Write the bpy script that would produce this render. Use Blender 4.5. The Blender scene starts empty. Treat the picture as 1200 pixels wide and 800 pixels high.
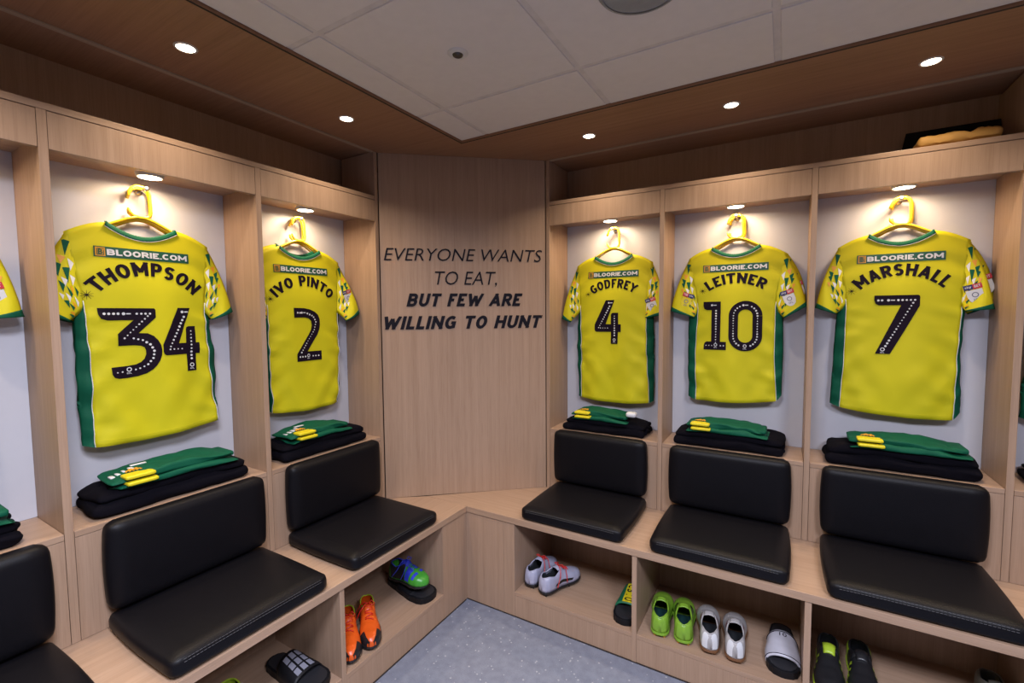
import bpy, bmesh, math, random
from mathutils import Vector, Matrix, noise
random.seed(7)
PI = math.pi
scene = bpy.context.scene
COL = scene.collection

# ------------------------------------------------------------------ camera
cam_d = bpy.data.cameras.new('camera')
cam = bpy.data.objects.new('camera', cam_d)
COL.objects.link(cam)
scene.camera = cam
cam_d.sensor_width = 36.0
cam_d.lens = 535.7949 / 1200 * 36.0
cam_d.clip_start = 0.02
_y, _p, _r = [math.radians(a) for a in (30.7726, -3.4231, -0.4561)]
fw = Vector((-math.sin(_y) * math.cos(_p), math.cos(_y) * math.cos(_p), math.sin(_p)))
rt = Vector((math.cos(_y), math.sin(_y), 0)); up = rt.cross(fw)
R2 = rt * math.cos(_r) + up * math.sin(_r); U2 = -rt * math.sin(_r) + up * math.cos(_r)
M = Matrix((R2, U2, -fw)).transposed().to_4x4()
M.translation = Vector((1.3407, -1.7946, 1.4353))
cam.matrix_world = M

# ------------------------------------------------------------------ world, exposure, lights
scene.view_settings.view_transform = 'Standard'
scene.view_settings.look = 'None'
scene.view_settings.exposure = 0.18
scene.view_settings.gamma = 1.0
world = bpy.data.worlds.new('world'); scene.world = world
world.use_nodes = True
world.node_tree.nodes['Background'].inputs[0].default_value = (0.6, 0.7, 1.0, 1)
world.node_tree.nodes['Background'].inputs[1].default_value = 0.02
PANEL_POWER = 54.0      # W of each 600 mm light panel in the tiled ceiling
SOFFIT_POWER = 2.0      # W of each soffit downlight
BAY_POWER = 1.8       # W of each light inside a locker bay

# ------------------------------------------------------------------ dimensions (metres, z up)
A = 0.4233      # depth from bench front to locker front
BK = 0.6646     # depth of the back boards
T = 0.0203      # board thickness
HB = 0.4815     # bench top height
TB = 0.0294
HBASE = 0.1216
HC = 0.813      # clothes shelf
ZF0, ZF1, ZT = 1.9029, 2.0074, 2.0271
ZS = 2.2441     # soffit
UL, WL = 0.1456, 0.5999
UR, WR = 0.2460, 0.5940
NL, NR = 6, 5
XW = UR + NR * WR + 0.02      # right hand end wall
YW = -(UL + NL * WL) - 0.02   # end wall behind the camera

# ------------------------------------------------------------------ material helpers
def new_mat(name):
    m = bpy.data.materials.new(name); m.use_nodes = True
    nt = m.node_tree; b = nt.nodes['Principled BSDF']
    return m, nt, b

def simple(name, col, rough=0.6, metal=0.0, noise_amt=0.06, nscale=30, bump=0.0, bscale=200, spec=None, sheen=0):
    m, nt, b = new_mat(name)
    N, Lk = nt.nodes, nt.links
    tc = N.new('ShaderNodeTexCoord')
    n = N.new('ShaderNodeTexNoise'); n.inputs['Scale'].default_value = nscale; n.inputs['Detail'].default_value = 3
    Lk.new(tc.outputs['Object'], n.inputs['Vector'])
    r = N.new('ShaderNodeValToRGB')
    r.color_ramp.elements[0].position = 0.3; r.color_ramp.elements[1].position = 0.7
    r.color_ramp.elements[0].color = [c * (1 - noise_amt) for c in col] + [1]
    r.color_ramp.elements[1].color = [min(1, c * (1 + noise_amt)) for c in col] + [1]
    Lk.new(n.outputs['Fac'], r.inputs['Fac']); Lk.new(r.outputs['Color'], b.inputs['Base Color'])
    b.inputs['Roughness'].default_value = rough; b.inputs['Metallic'].default_value = metal
    if spec is not None: b.inputs['Specular IOR Level'].default_value = spec
    if sheen: b.inputs['Sheen Weight'].default_value = sheen
    if bump:
        n2 = N.new('ShaderNodeTexNoise'); n2.inputs['Scale'].default_value = bscale; n2.inputs['Detail'].default_value = 2
        Lk.new(tc.outputs['Object'], n2.inputs['Vector'])
        bp = N.new('ShaderNodeBump'); bp.inputs['Strength'].default_value = bump; bp.inputs['Distance'].default_value = 0.002
        Lk.new(n2.outputs['Fac'], bp.inputs['Height']); Lk.new(bp.outputs['Normal'], b.inputs['Normal'])
    return m

def wood(name, axis, base=(0.385, 0.256, 0.175), rough=0.45):
    m, nt, b = new_mat(name)
    N, Lk = nt.nodes, nt.links
    tc = N.new('ShaderNodeTexCoord')
    def nz(s_along, s_across, det):
        mp = N.new('ShaderNodeMapping')
        sc = [s_across] * 3; sc['xyz'.index(axis)] = s_along
        mp.inputs['Scale'].default_value = sc
        Lk.new(tc.outputs['Object'], mp.inputs['Vector'])
        n = N.new('ShaderNodeTexNoise'); n.inputs['Scale'].default_value = 1; n.inputs['Detail'].default_value = det
        Lk.new(mp.outputs['Vector'], n.inputs['Vector'])
        return n
    n1 = nz(1.2, 60, 4); n2 = nz(9, 330, 2); n3 = nz(0.5, 7, 2)
    r1 = N.new('ShaderNodeValToRGB'); e = r1.color_ramp.elements
    e[0].position = 0.30; e[1].position = 0.72
    e[0].color = [c * k for c, k in zip(base, (0.90, 0.88, 0.865))] + [1]
    e[1].color = [c * k for c, k in zip(base, (1.06, 1.065, 1.08))] + [1]
    Lk.new(n1.outputs['Fac'], r1.inputs['Fac'])
    r2 = N.new('ShaderNodeValToRGB'); e = r2.color_ramp.elements
    e[0].position = 0.34; e[1].position = 0.52
    e[0].color = (0.70, 0.66, 0.62, 1); e[1].color = (1, 1, 1, 1)
    Lk.new(n2.outputs['Fac'], r2.inputs['Fac'])
    r3 = N.new('ShaderNodeValToRGB'); e = r3.color_ramp.elements
    e[0].position = 0.3; e[1].position = 0.7
    e[0].color = (0.95, 0.935, 0.925, 1); e[1].color = (1.0, 1.0, 1.0, 1)
    Lk.new(n3.outputs['Fac'], r3.inputs['Fac'])
    def mul(a, c, f):
        x = N.new('ShaderNodeMix'); x.data_type = 'RGBA'; x.blend_type = 'MULTIPLY'; x.inputs[0].default_value = f
        Lk.new(a, x.inputs[6]); Lk.new(c, x.inputs[7]); return x.outputs[2]
    c = mul(r1.outputs['Color'], r2.outputs['Color'], 0.32)
    c = mul(c, r3.outputs['Color'], 1.0)
    Lk.new(c, b.inputs['Base Color'])
    b.inputs['Roughness'].default_value = rough
    b.inputs['Specular IOR Level'].default_value = 0.3
    bp = N.new('ShaderNodeBump'); bp.inputs['Strength'].default_value = 0.08; bp.inputs['Distance'].default_value = 0.001
    Lk.new(n2.outputs['Fac'], bp.inputs['Height']); Lk.new(bp.outputs['Normal'], b.inputs['Normal'])
    return m

def emit(name, col, strength, sample=False):
    m, nt, b = new_mat(name)
    b.inputs['Base Color'].default_value = (0.8, 0.8, 0.8, 1)
    b.inputs['Emission Color'].default_value = (*col, 1)
    b.inputs['Emission Strength'].default_value = strength
    if not sample: m.cycles.emission_sampling = 'NONE'
    return m

WV = wood('wood_vertical_grain', 'z')
WH = wood('wood_long_grain', 'x', rough=0.38)
WD = wood('wood_soffit_grain', 'x', base=(0.31, 0.165, 0.092), rough=0.55)
WE = simple('wood_edge_band', (0.38, 0.27, 0.18), 0.5, noise_amt=0.05, nscale=8)
WHITE = simple('white_laminate', (0.53, 0.52, 0.56), 0.5, noise_amt=0.01)
DARKGAP = simple('dark_joint', (0.02, 0.012, 0.01), 0.8)
LEATHER = simple('black_vinyl', (0.005, 0.0045, 0.006), 0.42, bump=0.2, bscale=420, spec=0.15)
YELLOW = simple('yellow_polyester', (0.55, 0.495, 0.010), 0.6, noise_amt=0.03, nscale=6, bump=0.05, bscale=900, spec=0.2)
GREEN = simple('green_polyester', (0.003, 0.078, 0.040), 0.65, noise_amt=0.08, bump=0.05, bscale=700, spec=0.15)
GREENP = simple('green_print', (0.003, 0.075, 0.040), 0.5)
WPRINT = simple('white_print', (0.62, 0.62, 0.64), 0.5, noise_amt=0.01)
OPRINT = simple('orange_print', (0.64, 0.28, 0.01), 0.5, noise_amt=0.02)
BPRINT = simple('black_print', (0.009, 0.004, 0.011), 0.6, spec=0.1)
RPRINT = simple('red_print', (0.5, 0.015, 0.03), 0.5)
NPRINT = simple('navy_print', (0.02, 0.02, 0.11), 0.5)
YPRINT = simple('yellow_print', (0.66, 0.55, 0.01), 0.5)
BLACKC = simple('black_cloth', (0.0035, 0.003, 0.0055), 0.95, bump=0.3, bscale=500, spec=0.08)
HANG = simple('yellow_plastic', (0.75, 0.46, 0.01), 0.3, noise_amt=0.01)
CHROME = simple('chrome', (0.65, 0.64, 0.62), 0.22, metal=1.0, noise_amt=0.01)
TILE = simple('ceiling_tile_white', (0.70, 0.645, 0.63), 0.9, noise_amt=0.02, bump=0.1, bscale=300)
PAINT = simple('wall_paint', (0.12, 0.105, 0.10), 0.8, noise_amt=0.01)
LENS = emit('downlight_lens', (1.0, 0.80, 0.58), 14)
PANEL = emit('light_panel_lens', (0.86, 0.91, 1.0), 3.0)
TRIMW = simple('downlight_ring', (0.55, 0.5, 0.45), 0.4)
BLKR = simple('black_rubber', (0.006, 0.006, 0.008), 0.5, spec=0.25)
VINYL = simple('black_vinyl_lettering', (0.009, 0.008, 0.014), 0.6, spec=0.12)
GREY = simple('speaker_grille_grey', (0.30, 0.30, 0.30), 0.8, bump=0.6, bscale=900)
DARK = simple('dark_lining', (0.012, 0.014, 0.018), 0.8)

def floor_mat():
    m, nt, b = new_mat('speckled_vinyl_floor')
    N, Lk = nt.nodes, nt.links
    tc = N.new('ShaderNodeTexCoord')
    n = N.new('ShaderNodeTexNoise'); n.inputs['Scale'].default_value = 30; n.inputs['Detail'].default_value = 6
    v = N.new('ShaderNodeTexVoronoi'); v.inputs['Scale'].default_value = 75
    n3 = N.new('ShaderNodeTexNoise'); n3.inputs['Scale'].default_value = 260
    for q in (n, v, n3): Lk.new(tc.outputs['Object'], q.inputs['Vector'])
    r = N.new('ShaderNodeValToRGB'); e = r.color_ramp.elements
    e[0].position = 0.35; e[1].position = 0.65
    e[0].color = (0.165, 0.18, 0.235, 1); e[1].color = (0.20, 0.22, 0.28, 1)
    Lk.new(n.outputs['Fac'], r.inputs['Fac'])
    # small chips: only some of the cells get a visible chip
    sep = N.new('ShaderNodeSeparateColor'); Lk.new(v.outputs['Color'], sep.inputs['Color'])
    g1 = N.new('ShaderNodeMath'); g1.operation = 'GREATER_THAN'; g1.inputs[1].default_value = 0.86
    Lk.new(sep.outputs[0], g1.inputs[0])
    g2 = N.new('ShaderNodeMath'); g2.operation = 'LESS_THAN'; g2.inputs[1].default_value = 0.28
    Lk.new(v.outputs['Distance'], g2.inputs[0])
    mm = N.new('ShaderNodeMath'); mm.operation = 'MULTIPLY'
    Lk.new(g1.outputs[0], mm.inputs[0]); Lk.new(g2.outputs[0], mm.inputs[1])
    x = N.new('ShaderNodeMix'); x.data_type = 'RGBA'
    Lk.new(mm.outputs[0], x.inputs[0]); Lk.new(r.outputs['Color'], x.inputs[6]); x.inputs[7].default_value = (0.37, 0.38, 0.42, 1)
    r3 = N.new('ShaderNodeValToRGB'); e = r3.color_ramp.elements
    e[0].position = 0.30; e[1].position = 0.42; e[0].color = (0.72, 0.72, 0.75, 1); e[1].color = (1, 1, 1, 1)
    Lk.new(n3.outputs['Fac'], r3.inputs['Fac'])
    y = N.new('ShaderNodeMix'); y.data_type = 'RGBA'; y.blend_type = 'MULTIPLY'; y.inputs[0].default_value = 1
    Lk.new(x.outputs[2], y.inputs[6]); Lk.new(r3.outputs['Color'], y.inputs[7])
    Lk.new(y.outputs[2], b.inputs['Base Color'])
    b.inputs['Roughness'].default_value = 0.42
    return m
FLOOR = floor_mat()

# ------------------------------------------------------------------ mesh helpers
class MB:
    def __init__(s): s.v = []; s.f = []; s.m = []
    def add(s, vs, fs, mi=0):
        o = len(s.v); s.v += [tuple(v) for v in vs]; s.f += [tuple(o + i for i in f) for f in fs]; s.m += [mi] * len(fs)
        return s
    def box(s, x0, x1, y0, y1, z0, z1, mi=0):
        vs = [(x, y, z) for x in (x0, x1) for y in (y0, y1) for z in (z0, z1)]
        return s.add(vs, [(0, 1, 3, 2), (4, 6, 7, 5), (0, 4, 5, 1), (2, 3, 7, 6), (0, 2, 6, 4), (1, 5, 7, 3)], mi)
    def prism(s, poly, z0, z1, mi=0):
        n = len(poly)
        vs = [(p[0], p[1], z0) for p in poly] + [(p[0], p[1], z1) for p in poly]
        return s.add(vs, [tuple(range(n))[::-1], tuple(range(n, 2 * n))] + [(i, (i + 1) % n, n + (i + 1) % n, n + i) for i in range(n)], mi)
    def tube(s, pts, r, seg=8, mi=0, closed=False, cap=True):
        pts = [Vector(p) for p in pts]; n = len(pts); rings = []
        rr = r if isinstance(r, (list, tuple)) else [r] * n
        prev = None
        for i in range(n):
            if closed: t = pts[(i + 1) % n] - pts[i - 1]
            else: t = pts[min(i + 1, n - 1)] - pts[max(i - 1, 0)]
            t.normalize()
            if prev is None:
                a = Vector((0, 0, 1)) if abs(t.z) < 0.9 else Vector((1, 0, 0))
                u = t.cross(a).normalized()
            else:
                u = (prev - t * prev.dot(t)).normalized()
            prev = u; w = t.cross(u)
            rings.append([pts[i] + (u * math.cos(2 * PI * k / seg) + w * math.sin(2 * PI * k / seg)) * rr[i] for k in range(seg)])
        vs = [v for q in rings for v in q]
        fs = []
        for i in range(n if closed else n - 1):
            j = (i + 1) % n
            for k in range(seg):
                fs.append((i * seg + k, i * seg + (k + 1) % seg, j * seg + (k + 1) % seg, j * seg + k))
        if cap and not closed:
            fs.append(tuple(range(seg))[::-1]); fs.append(tuple((n - 1) * seg + k for k in range(seg)))
        return s.add(vs, fs, mi)
    def lathe(s, prof, seg=24, mi=0, center=(0, 0)):
        # profile (r, z) around the z axis
        vs = []; fs = []
        for r, z in prof:
            for k in range(seg):
                a = 2 * PI * k / seg
                vs.append((center[0] + r * math.cos(a), center[1] + r * math.sin(a), z))
        for i in range(len(prof) - 1):
            for k in range(seg):
                fs.append((i * seg + k, i * seg + (k + 1) % seg, (i + 1) * seg + (k + 1) % seg, (i + 1) * seg + k))
        return s.add(vs, fs, mi)
    def disc(s, cx, cy, z, r, seg=24, mi=0):
        return s.add([(cx + r * math.cos(2 * PI * k / seg), cy + r * math.sin(2 * PI * k / seg), z) for k in range(seg)], [tuple(range(seg))], mi)
    def grid(s, rows, mi=0, wrap=False):
        n = len(rows); m = len(rows[0])
        vs = [v for r in rows for v in r]; fs = []
        for i in range(n - 1):
            for j in range(m if wrap else m - 1):
                k = (j + 1) % m
                fs.append((i * m + j, i * m + k, (i + 1) * m + k, (i + 1) * m + j))
        return s.add(vs, fs, mi)
    def rbox(s, cx, cy, cz, w, d, h, r=0.02, n=10, puff=0.0, fn=None, mi=0):
        # rounded, slightly puffed box
        bm = bmesh.new(); bmesh.ops.create_cube(bm, size=2)
        bmesh.ops.subdivide_edges(bm, edges=bm.edges[:], cuts=n, use_grid_fill=True)
        hw = Vector((w / 2, d / 2, h / 2)); vs = []
        rr = Vector((min(r, w / 2), min(r, d / 2), min(r, h / 2)))
        bm.verts.index_update()
        for v in bm.verts:
            # denser near the edges
            c = Vector([math.copysign(abs(q) ** 0.75, q) if abs(q) < 1 else q for q in v.co])
            p = Vector([c[i] * hw[i] for i in range(3)])
            q = Vector([max(-(hw[i] - rr[i]), min(hw[i] - rr[i], p[i])) for i in range(3)])
            e = Vector([(p[i] - q[i]) / rr[i] for i in range(3)])
            L = e.length
            if L > 1e-6:
                big = max(abs(x) for x in e)
                e = e / L * big
                q = q + Vector([e[i] * rr[i] for i in range(3)])
            if puff:
                q.x *= 1 + puff * (1 - c.z ** 2) * (1 - c.y ** 2)
                q.z += math.copysign(puff * 0.35 * min(w, d), q.z) * (1 - c.x ** 4) * (1 - c.y ** 4) * (abs(c.z) ** 2)
                q.y += math.copysign(puff * 0.2 * min(w, h), q.y) * (1 - c.x ** 4) * (1 - c.z ** 4) * (abs(c.y) ** 2)
            q += Vector((cx, cy, cz))
            if fn: q = fn(q, c)
            vs.append(q)
        s.add(vs, [tuple(v.index for v in f.verts) for f in bm.faces], mi)
        bm.free(); return s
    def build(s, name, mats, parent=None, smooth=False, bevel=0.0, fix=True, loc=None):
        me = bpy.data.meshes.new(name)
        me.from_pydata([tuple(v) for v in s.v], [], s.f)
        if not isinstance(mats, (list, tuple)): mats = [mats]
        for m in mats: me.materials.append(m)
        me.polygons.foreach_set('material_index', s.m)
        if fix:
            bm = bmesh.new(); bm.from_mesh(me)
            bmesh.ops.remove_doubles(bm, verts=bm.verts, dist=1e-6)
            bmesh.ops.recalc_face_normals(bm, faces=bm.faces)
            if bevel:
                bmesh.ops.bevel(bm, geom=[e for e in bm.edges if len(e.link_faces) == 2 and e.calc_face_angle(0) > 0.6], offset=bevel, segments=2, affect='EDGES', profile=0.5, clamp_overlap=True)
            bm.to_mesh(me); bm.free()
        if smooth:
            me.polygons.foreach_set('use_smooth', [True] * len(me.polygons))
        me.update()
        o = bpy.data.objects.new(name, me); COL.objects.link(o)
        if parent: o.parent = parent
        if loc: o.location = loc
        return o

def empty(name, loc=(0, 0, 0), rz=0.0):
    o = bpy.data.objects.new(name, None); COL.objects.link(o)
    o.location = loc; o.rotation_euler = (0, 0, rz); o.empty_display_size = 0.05
    return o
def tag(o, label=None, cat=None, group=None, kind=None):
    if label: o['label'] = label
    if cat: o['category'] = cat
    if group: o['group'] = group
    if kind: o['kind'] = kind
    return o
def copy_tree(o, parent=None):
    c = o.copy(); COL.objects.link(c)
    if parent: c.parent = parent
    for ch in list(o.children): copy_tree(ch, c)
    return c
def rot(side): return PI / 2 if side == 'L' else 0.0
def at(side, u, v=0.0, z=0.0): return (-v, -u, z) if side == 'L' else (u, v, z)
def area(name, loc, size, power, col, parent=None, spread=150, shape='DISK', rotx=0):
    d = bpy.data.lights.new(name, 'AREA'); d.shape = shape; d.size = size; d.energy = power; d.color = col
    d.spread = math.radians(spread)
    o = bpy.data.objects.new(name, d); COL.objects.link(o); o.location = loc
    o.rotation_euler = (rotx, 0, 0)
    if parent: o.parent = parent
    return o

# text as mesh, cached
_txt = {}
def glyphs(s, bold=0.0, shear=0.0, space=1.0):
    k = (s, bold, shear, space)
    if k in _txt: return _txt[k]
    cu = bpy.data.curves.new('t', 'FONT'); cu.body = s; cu.size = 1.0; cu.offset = bold; cu.shear = shear
    cu.space_character = space; cu.resolution_u = 3; cu.fill_mode = 'FRONT'
    o = bpy.data.objects.new('t', cu); COL.objects.link(o)
    dg = bpy.context.evaluated_depsgraph_get(); dg.update()
    me = bpy.data.meshes.new_from_object(o.evaluated_get(dg))
    vs = [(v.co.x, v.co.y) for v in me.vertices]; fs = [tuple(p.vertices) for p in me.polygons]
    bpy.data.objects.remove(o); bpy.data.curves.remove(cu); bpy.data.meshes.remove(me)
    x0 = min(v[0] for v in vs); x1 = max(v[0] for v in vs); y0 = min(v[1] for v in vs); y1 = max(v[1] for v in vs)
    vs = [((x - x0) / (x1 - x0), (y - y0) / (y1 - y0)) for x, y in vs]
    _txt[k] = (vs, fs); return vs, fs

# heavy capitals drawn as strokes in a box w x 1 (centre lines), weight chosen per use
def _arc(cx, cy, rx, ry, a0, a1, n=10):
    return [(cx + rx * math.cos(math.radians(a0 + (a1 - a0) * i / n)), cy + ry * math.sin(math.radians(a0 + (a1 - a0) * i / n))) for i in range(n + 1)]
LW = dict(A=.74, B=.64, C=.62, D=.66, E=.54, F=.52, G=.68, H=.68, I=.20, L=.50, M=.86, N=.70, O=.70, P=.60, R=.64, S=.60, T=.62, U=.66, V=.72, W=1.02, Y=.68)
LW[' '] = .32; LW['.'] = .18; LW[','] = .18
def letter(c):
    F_ = {
     'A': [[(0, 0), (.5, 1)], [(.5, 1), (1, 0)], [(.17, .26), (.83, .26)]],
     'B': [[(.0, 1), (0, 0)], [(0, 1), (.5, 1)] + _arc(.58, .76, .36, .24, 90, -90) + [(0, .52)], [(.5, .52)] + _arc(.60, .26, .40, .26, 90, -90) + [(0, 0)]],
     'C': [[(1, .93)] + _arc(.55, .5, .55, .5, 65, 295, 16) + [(1, .07)]],
     'D': [[(0, 0), (0, 1)], [(0, 1), (.4, 1)] + _arc(.45, .5, .55, .5, 90, -90, 14) + [(0, 0)]],
     'E': [[(1, 1), (0, 1), (0, 0), (1, 0)], [(0, .51), (.88, .51)]],
     'F': [[(1, 1), (0, 1), (0, 0)], [(0, .49), (.88, .49)]],
     'G': [[(.96, .90)] + _arc(.55, .5, .55, .5, 58, 300, 16) + [(1, .08), (1, .46), (.58, .46)]],
     'H': [[(0, 0), (0, 1)], [(1, 0), (1, 1)], [(0, .52), (1, .52)]],
     'I': [[(.5, 0), (.5, 1)]],
     'L': [[(0, 1), (0, 0), (1, 0)]],
     'M': [[(0, 0), (.03, 1)], [(.03, 1), (.5, .22)], [(.5, .22), (.97, 1)], [(.97, 1), (1, 0)]],
     'N': [[(0, 0), (0, 1)], [(0, 1), (1, 0)], [(1, 0), (1, 1)]],
     'O': [_arc(.5, .5, .5, .5, 0, 360, 26)],
     'P': [[(0, 0), (0, 1)], [(0, 1), (.5, 1)] + _arc(.58, .72, .42, .28, 90, -90) + [(0, .44)]],
     'R': [[(0, 0), (0, 1)], [(0, 1), (.5, 1)] + _arc(.56, .74, .40, .26, 90, -90) + [(0, .48)], [(.45, .48), (1, 0)]],
     'S': [[(.94, .90)] + _arc(.5, .755, .47, .245, 50, 250, 10) + _arc(.5, .25, .5, .25, 75, -130, 12) + [(.04, .12)]],
     'T': [[(0, 1), (1, 1)], [(.5, 1), (.5, 0)]],
     'U': [[(0, 1)] + _arc(.5, .36, .5, .36, 180, 360, 14) + [(1, 1)]],
     'V': [[(0, 1), (.5, 0)], [(.5, 0), (1, 1)]],
     'W': [[(0, 1), (.26, 0)], [(.26, 0), (.5, .9)], [(.5, .9), (.74, 0)], [(.74, 0), (1, 1)]],
     'Y': [[(0, 1), (.5, .44), (1, 1)], [(.5, .46), (.5, 0)]],
     '.': [[(.5, 0), (.5, .06)]], ' ': []}
    return F_[c]
def _strokeq(P, w):
    P = [Vector(p) for p in P]; P = [p for i, p in enumerate(P) if i == 0 or (p - P[i - 1]).length > 1e-4]
    closed = (P[0] - P[-1]).length < 1e-3 and len(P) > 4; out = []
    for i, p in enumerate(P):
        d0 = (P[i] - P[i - 1]).normalized() if i > 0 else ((P[0] - P[-2]).normalized() if closed else (P[1] - P[0]).normalized())
        d1 = (P[i + 1] - P[i]).normalized() if i < len(P) - 1 else ((P[1] - P[0]).normalized() if closed else d0)
        n0 = Vector((-d0.y, d0.x)); n1 = Vector((-d1.y, d1.x)); m = n0 + n1
        m = n0 if m.length < 1e-3 else m.normalized(); k = 1 / max(.55, m.dot(n0))
        out.append((p + m * w / 2 * k, p - m * w / 2 * k))
    return out
def heavy(text, wt=.2, gap=.16, wide=1.0, shear=0.0, step=.25):
    """list of quads, coordinates normalised to the box 0..1 x 0..1; also returns aspect"""
    quads = []; x = 0; wid = 0; wq = []
    for c in text:
        if c == ' ': wid += 1
        w = LW[c] * wide; iw = max(0.0, w - wt); ih = 1 - wt
        for path in letter(c):
            pts = [(x + wt / 2 + px * iw if c != 'I' else x + w / 2, wt / 2 + py * ih) for px, py in path]
            # butt ends reach the box edge
            def ext(a, b):
                v = Vector(a) - Vector(b)
                if v.length < 1e-6: return a
                if a[1] < wt / 2 + 1e-3 or a[1] > 1 - wt / 2 - 1e-3:
                    if abs(v.y) > .5 * v.length and abs(v.normalized().y) > .6: v = v * (wt / 2 / abs(v.y)); return (a[0] + v.x, a[1] + v.y)
                    return (a[0] + (wt / 2 if v.x > 0 else -wt / 2), a[1]) if abs(v.y) < 1e-3 else a
                return a
            if len(pts) > 1 and math.dist(pts[0], pts[-1]) > 1e-3: pts = [ext(pts[0], pts[1])] + pts[1:-1] + [ext(pts[-1], pts[-2])]
            fine = [pts[0]]
            for a, b in zip(pts, pts[1:]):
                n = max(1, int(math.dist(a, b) / step))
                for i in range(1, n + 1): fine.append((a[0] + (b[0] - a[0]) * i / n, a[1] + (b[1] - a[1]) * i / n))
            st = _strokeq(fine, wt)
            for (a, b), (c2, d) in zip(st, st[1:]): quads.append([a, b, d, c2]); wq.append(wid)
        x += w + gap
    tot = x - gap
    Q = [[((p.x + shear * (p.y - 0)) , min(1, max(0, p.y))) for p in q] for q in quads]
    x0 = min(p[0] for q in Q for p in q); x1 = max(p[0] for q in Q for p in q)
    out = [[((p[0] - x0) / (x1 - x0), p[1]) for p in q] for q in Q]
    return out, [[q for q, k in zip(out, wq) if k == j] for j in range(wid + 1)]
def fill_poly(outline, step=0.02, holes=None):
    """flat outline cut along a grid so that it can follow a curved cloth"""
    bm = bmesh.new(); vs = [bm.verts.new((x, 0, z)) for x, z in outline]; bm.faces.new(vs)
    xs_ = [p[0] for p in outline]; zs_ = [p[1] for p in outline]
    for ax, (lo, hi) in ((0, (min(xs_), max(xs_))), (2, (min(zs_), max(zs_)))):
        k = lo + step
        while k < hi:
            co = [0, 0, 0]; co[ax] = k; no = [0, 0, 0]; no[ax] = 1
            bmesh.ops.bisect_plane(bm, geom=bm.verts[:] + bm.edges[:] + bm.faces[:], plane_co=co, plane_no=no, dist=1e-6)
            k += step
    bm.verts.index_update()
    r = [(v.co.x, v.co.z) for v in bm.verts], [tuple(v.index for v in f.verts) for f in bm.faces]
    bm.free(); return r

# ================================================================== SETTING
floor = MB().box(-BK, XW, YW, BK, -0.05, 0.0).build('floor', FLOOR); tag(floor, kind='structure')
# walls behind the lockers and closing the room
tag(MB().box(-BK - 0.10, -BK - 0.012, YW, BK + 0.1, 0, ZS + 0.12).build('wall_left', WV), kind='structure')
tag(MB().box(-BK - 0.012, XW, BK + 0.012, BK + 0.1, 0, ZS + 0.12).build('wall_right', WV), kind='structure')
tag(MB().box(XW, XW + 0.1, YW - 0.1, BK + 0.1, 0, ZS + 0.12).build('wall_end', PAINT), kind='structure')
tag(MB().box(-BK - 0.1, XW, YW - 0.1, YW, 0, ZS + 0.12).build('wall_back', PAINT), kind='structure')
# tiled ceiling, every tile its own piece with a shallow joint
ceil = MB().box(-0.2, XW, YW, 0.2, ZS + 0.045, ZS + 0.09).build('ceiling', TILE); tag(ceil, kind='structure')
GX, GY, GP = 0.155, -0.317, 0.574
xs = [0.004] + [GX + GP * k for k in range(6)] + [XW]
ys = [-0.004] + [GY - GP * k for k in range(7) if GY - GP * k > YW + 0.05] + [YW]
g = 0.010
panel_cells = {(2, 3), (4, 3)}
for i in range(len(xs) - 1):
    for j in range(len(ys) - 1):
        x0, x1, y1, y0 = xs[i] + g, xs[i + 1] - g, ys[j] - g, ys[j + 1] + g
        if x1 - x0 < 0.03: continue
        if (i, j) in panel_cells:
            lp = empty('light_panel', ((x0 + x1) / 2, (y0 + y1) / 2, ZS + 0.01))
            k = {(2, 3): 'above the middle of the room', (4, 3): 'in the middle, nearer the end wall', (2, 5): 'at the back, left of the room',
                 (4, 5): 'at the back, near the end wall', (4, 1): 'above the far right lockers'}[(i, j)]
            tag(lp, 'square white light panel in the tiled ceiling ' + k, 'light panel', 'light panels in the ceiling')
            w = (x1 - x0) / 2
            f = MB()
            for a0, a1, b0, b1 in ((-w, w, -w, -w + .02), (-w, w, w - .02, w), (-w, -w + .02, -w + .02, w - .02), (w - .02, w, -w + .02, w - .02)):
                f.box(a0, a1, b0, b1, 0, 0.03)
            f.build('frame', TRIMW, lp)
            MB().box(-w + .02, w - .02, -w + .02, w - .02, 0.004, 0.02).build('diffuser', PANEL, lp)
            area('panel_lamp', (0, 0, -0.012), 2 * w - 0.06, PANEL_POWER, (0.80, 0.84, 1.0), lp, 166, 'SQUARE')
            continue
        MB().box(x0, x1, y0, y1, ZS + 0.009, ZS + 0.03).build('ceiling_tile', TILE, ceil, bevel=0.002)
MB().box(0.004, XW, YW, -0.004, ZS + 0.0125, ZS + 0.0449).build('ceiling_backing', simple('joint_grey', (0.635, 0.58, 0.565), 0.9), ceil)

# wooden soffit in an L, niche ceiling behind it set slightly higher
so = MB().prism([(0.011, -0.011), (0.011, YW), (-A, YW), (-A, A), (XW, A), (XW, -0.011)], ZS, ZS + 0.03).build('trim_1', WD, bevel=0.0015)
tag(so, 'brown wooden soffit running round the tiled ceiling', kind='structure')
tag(MB().prism([(-A, YW), (-BK - 0.012, YW), (-BK - 0.012, BK + 0.012), (XW, BK + 0.012), (XW, A), (-A, A)], ZS + 0.0035, ZS + 0.03).build('trim_2', WD), kind='structure')
tag(MB().prism([(0.004, -0.004), (0.004, YW), (0.0105, YW), (0.0105, -0.0105), (XW, -0.0105), (XW, -0.004)], ZS - 0.0005, ZS + 0.028).build('trim_3', DARKGAP), kind='structure')  # near-black strip: shade of the gap beside the tiles, put in as colour

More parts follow.
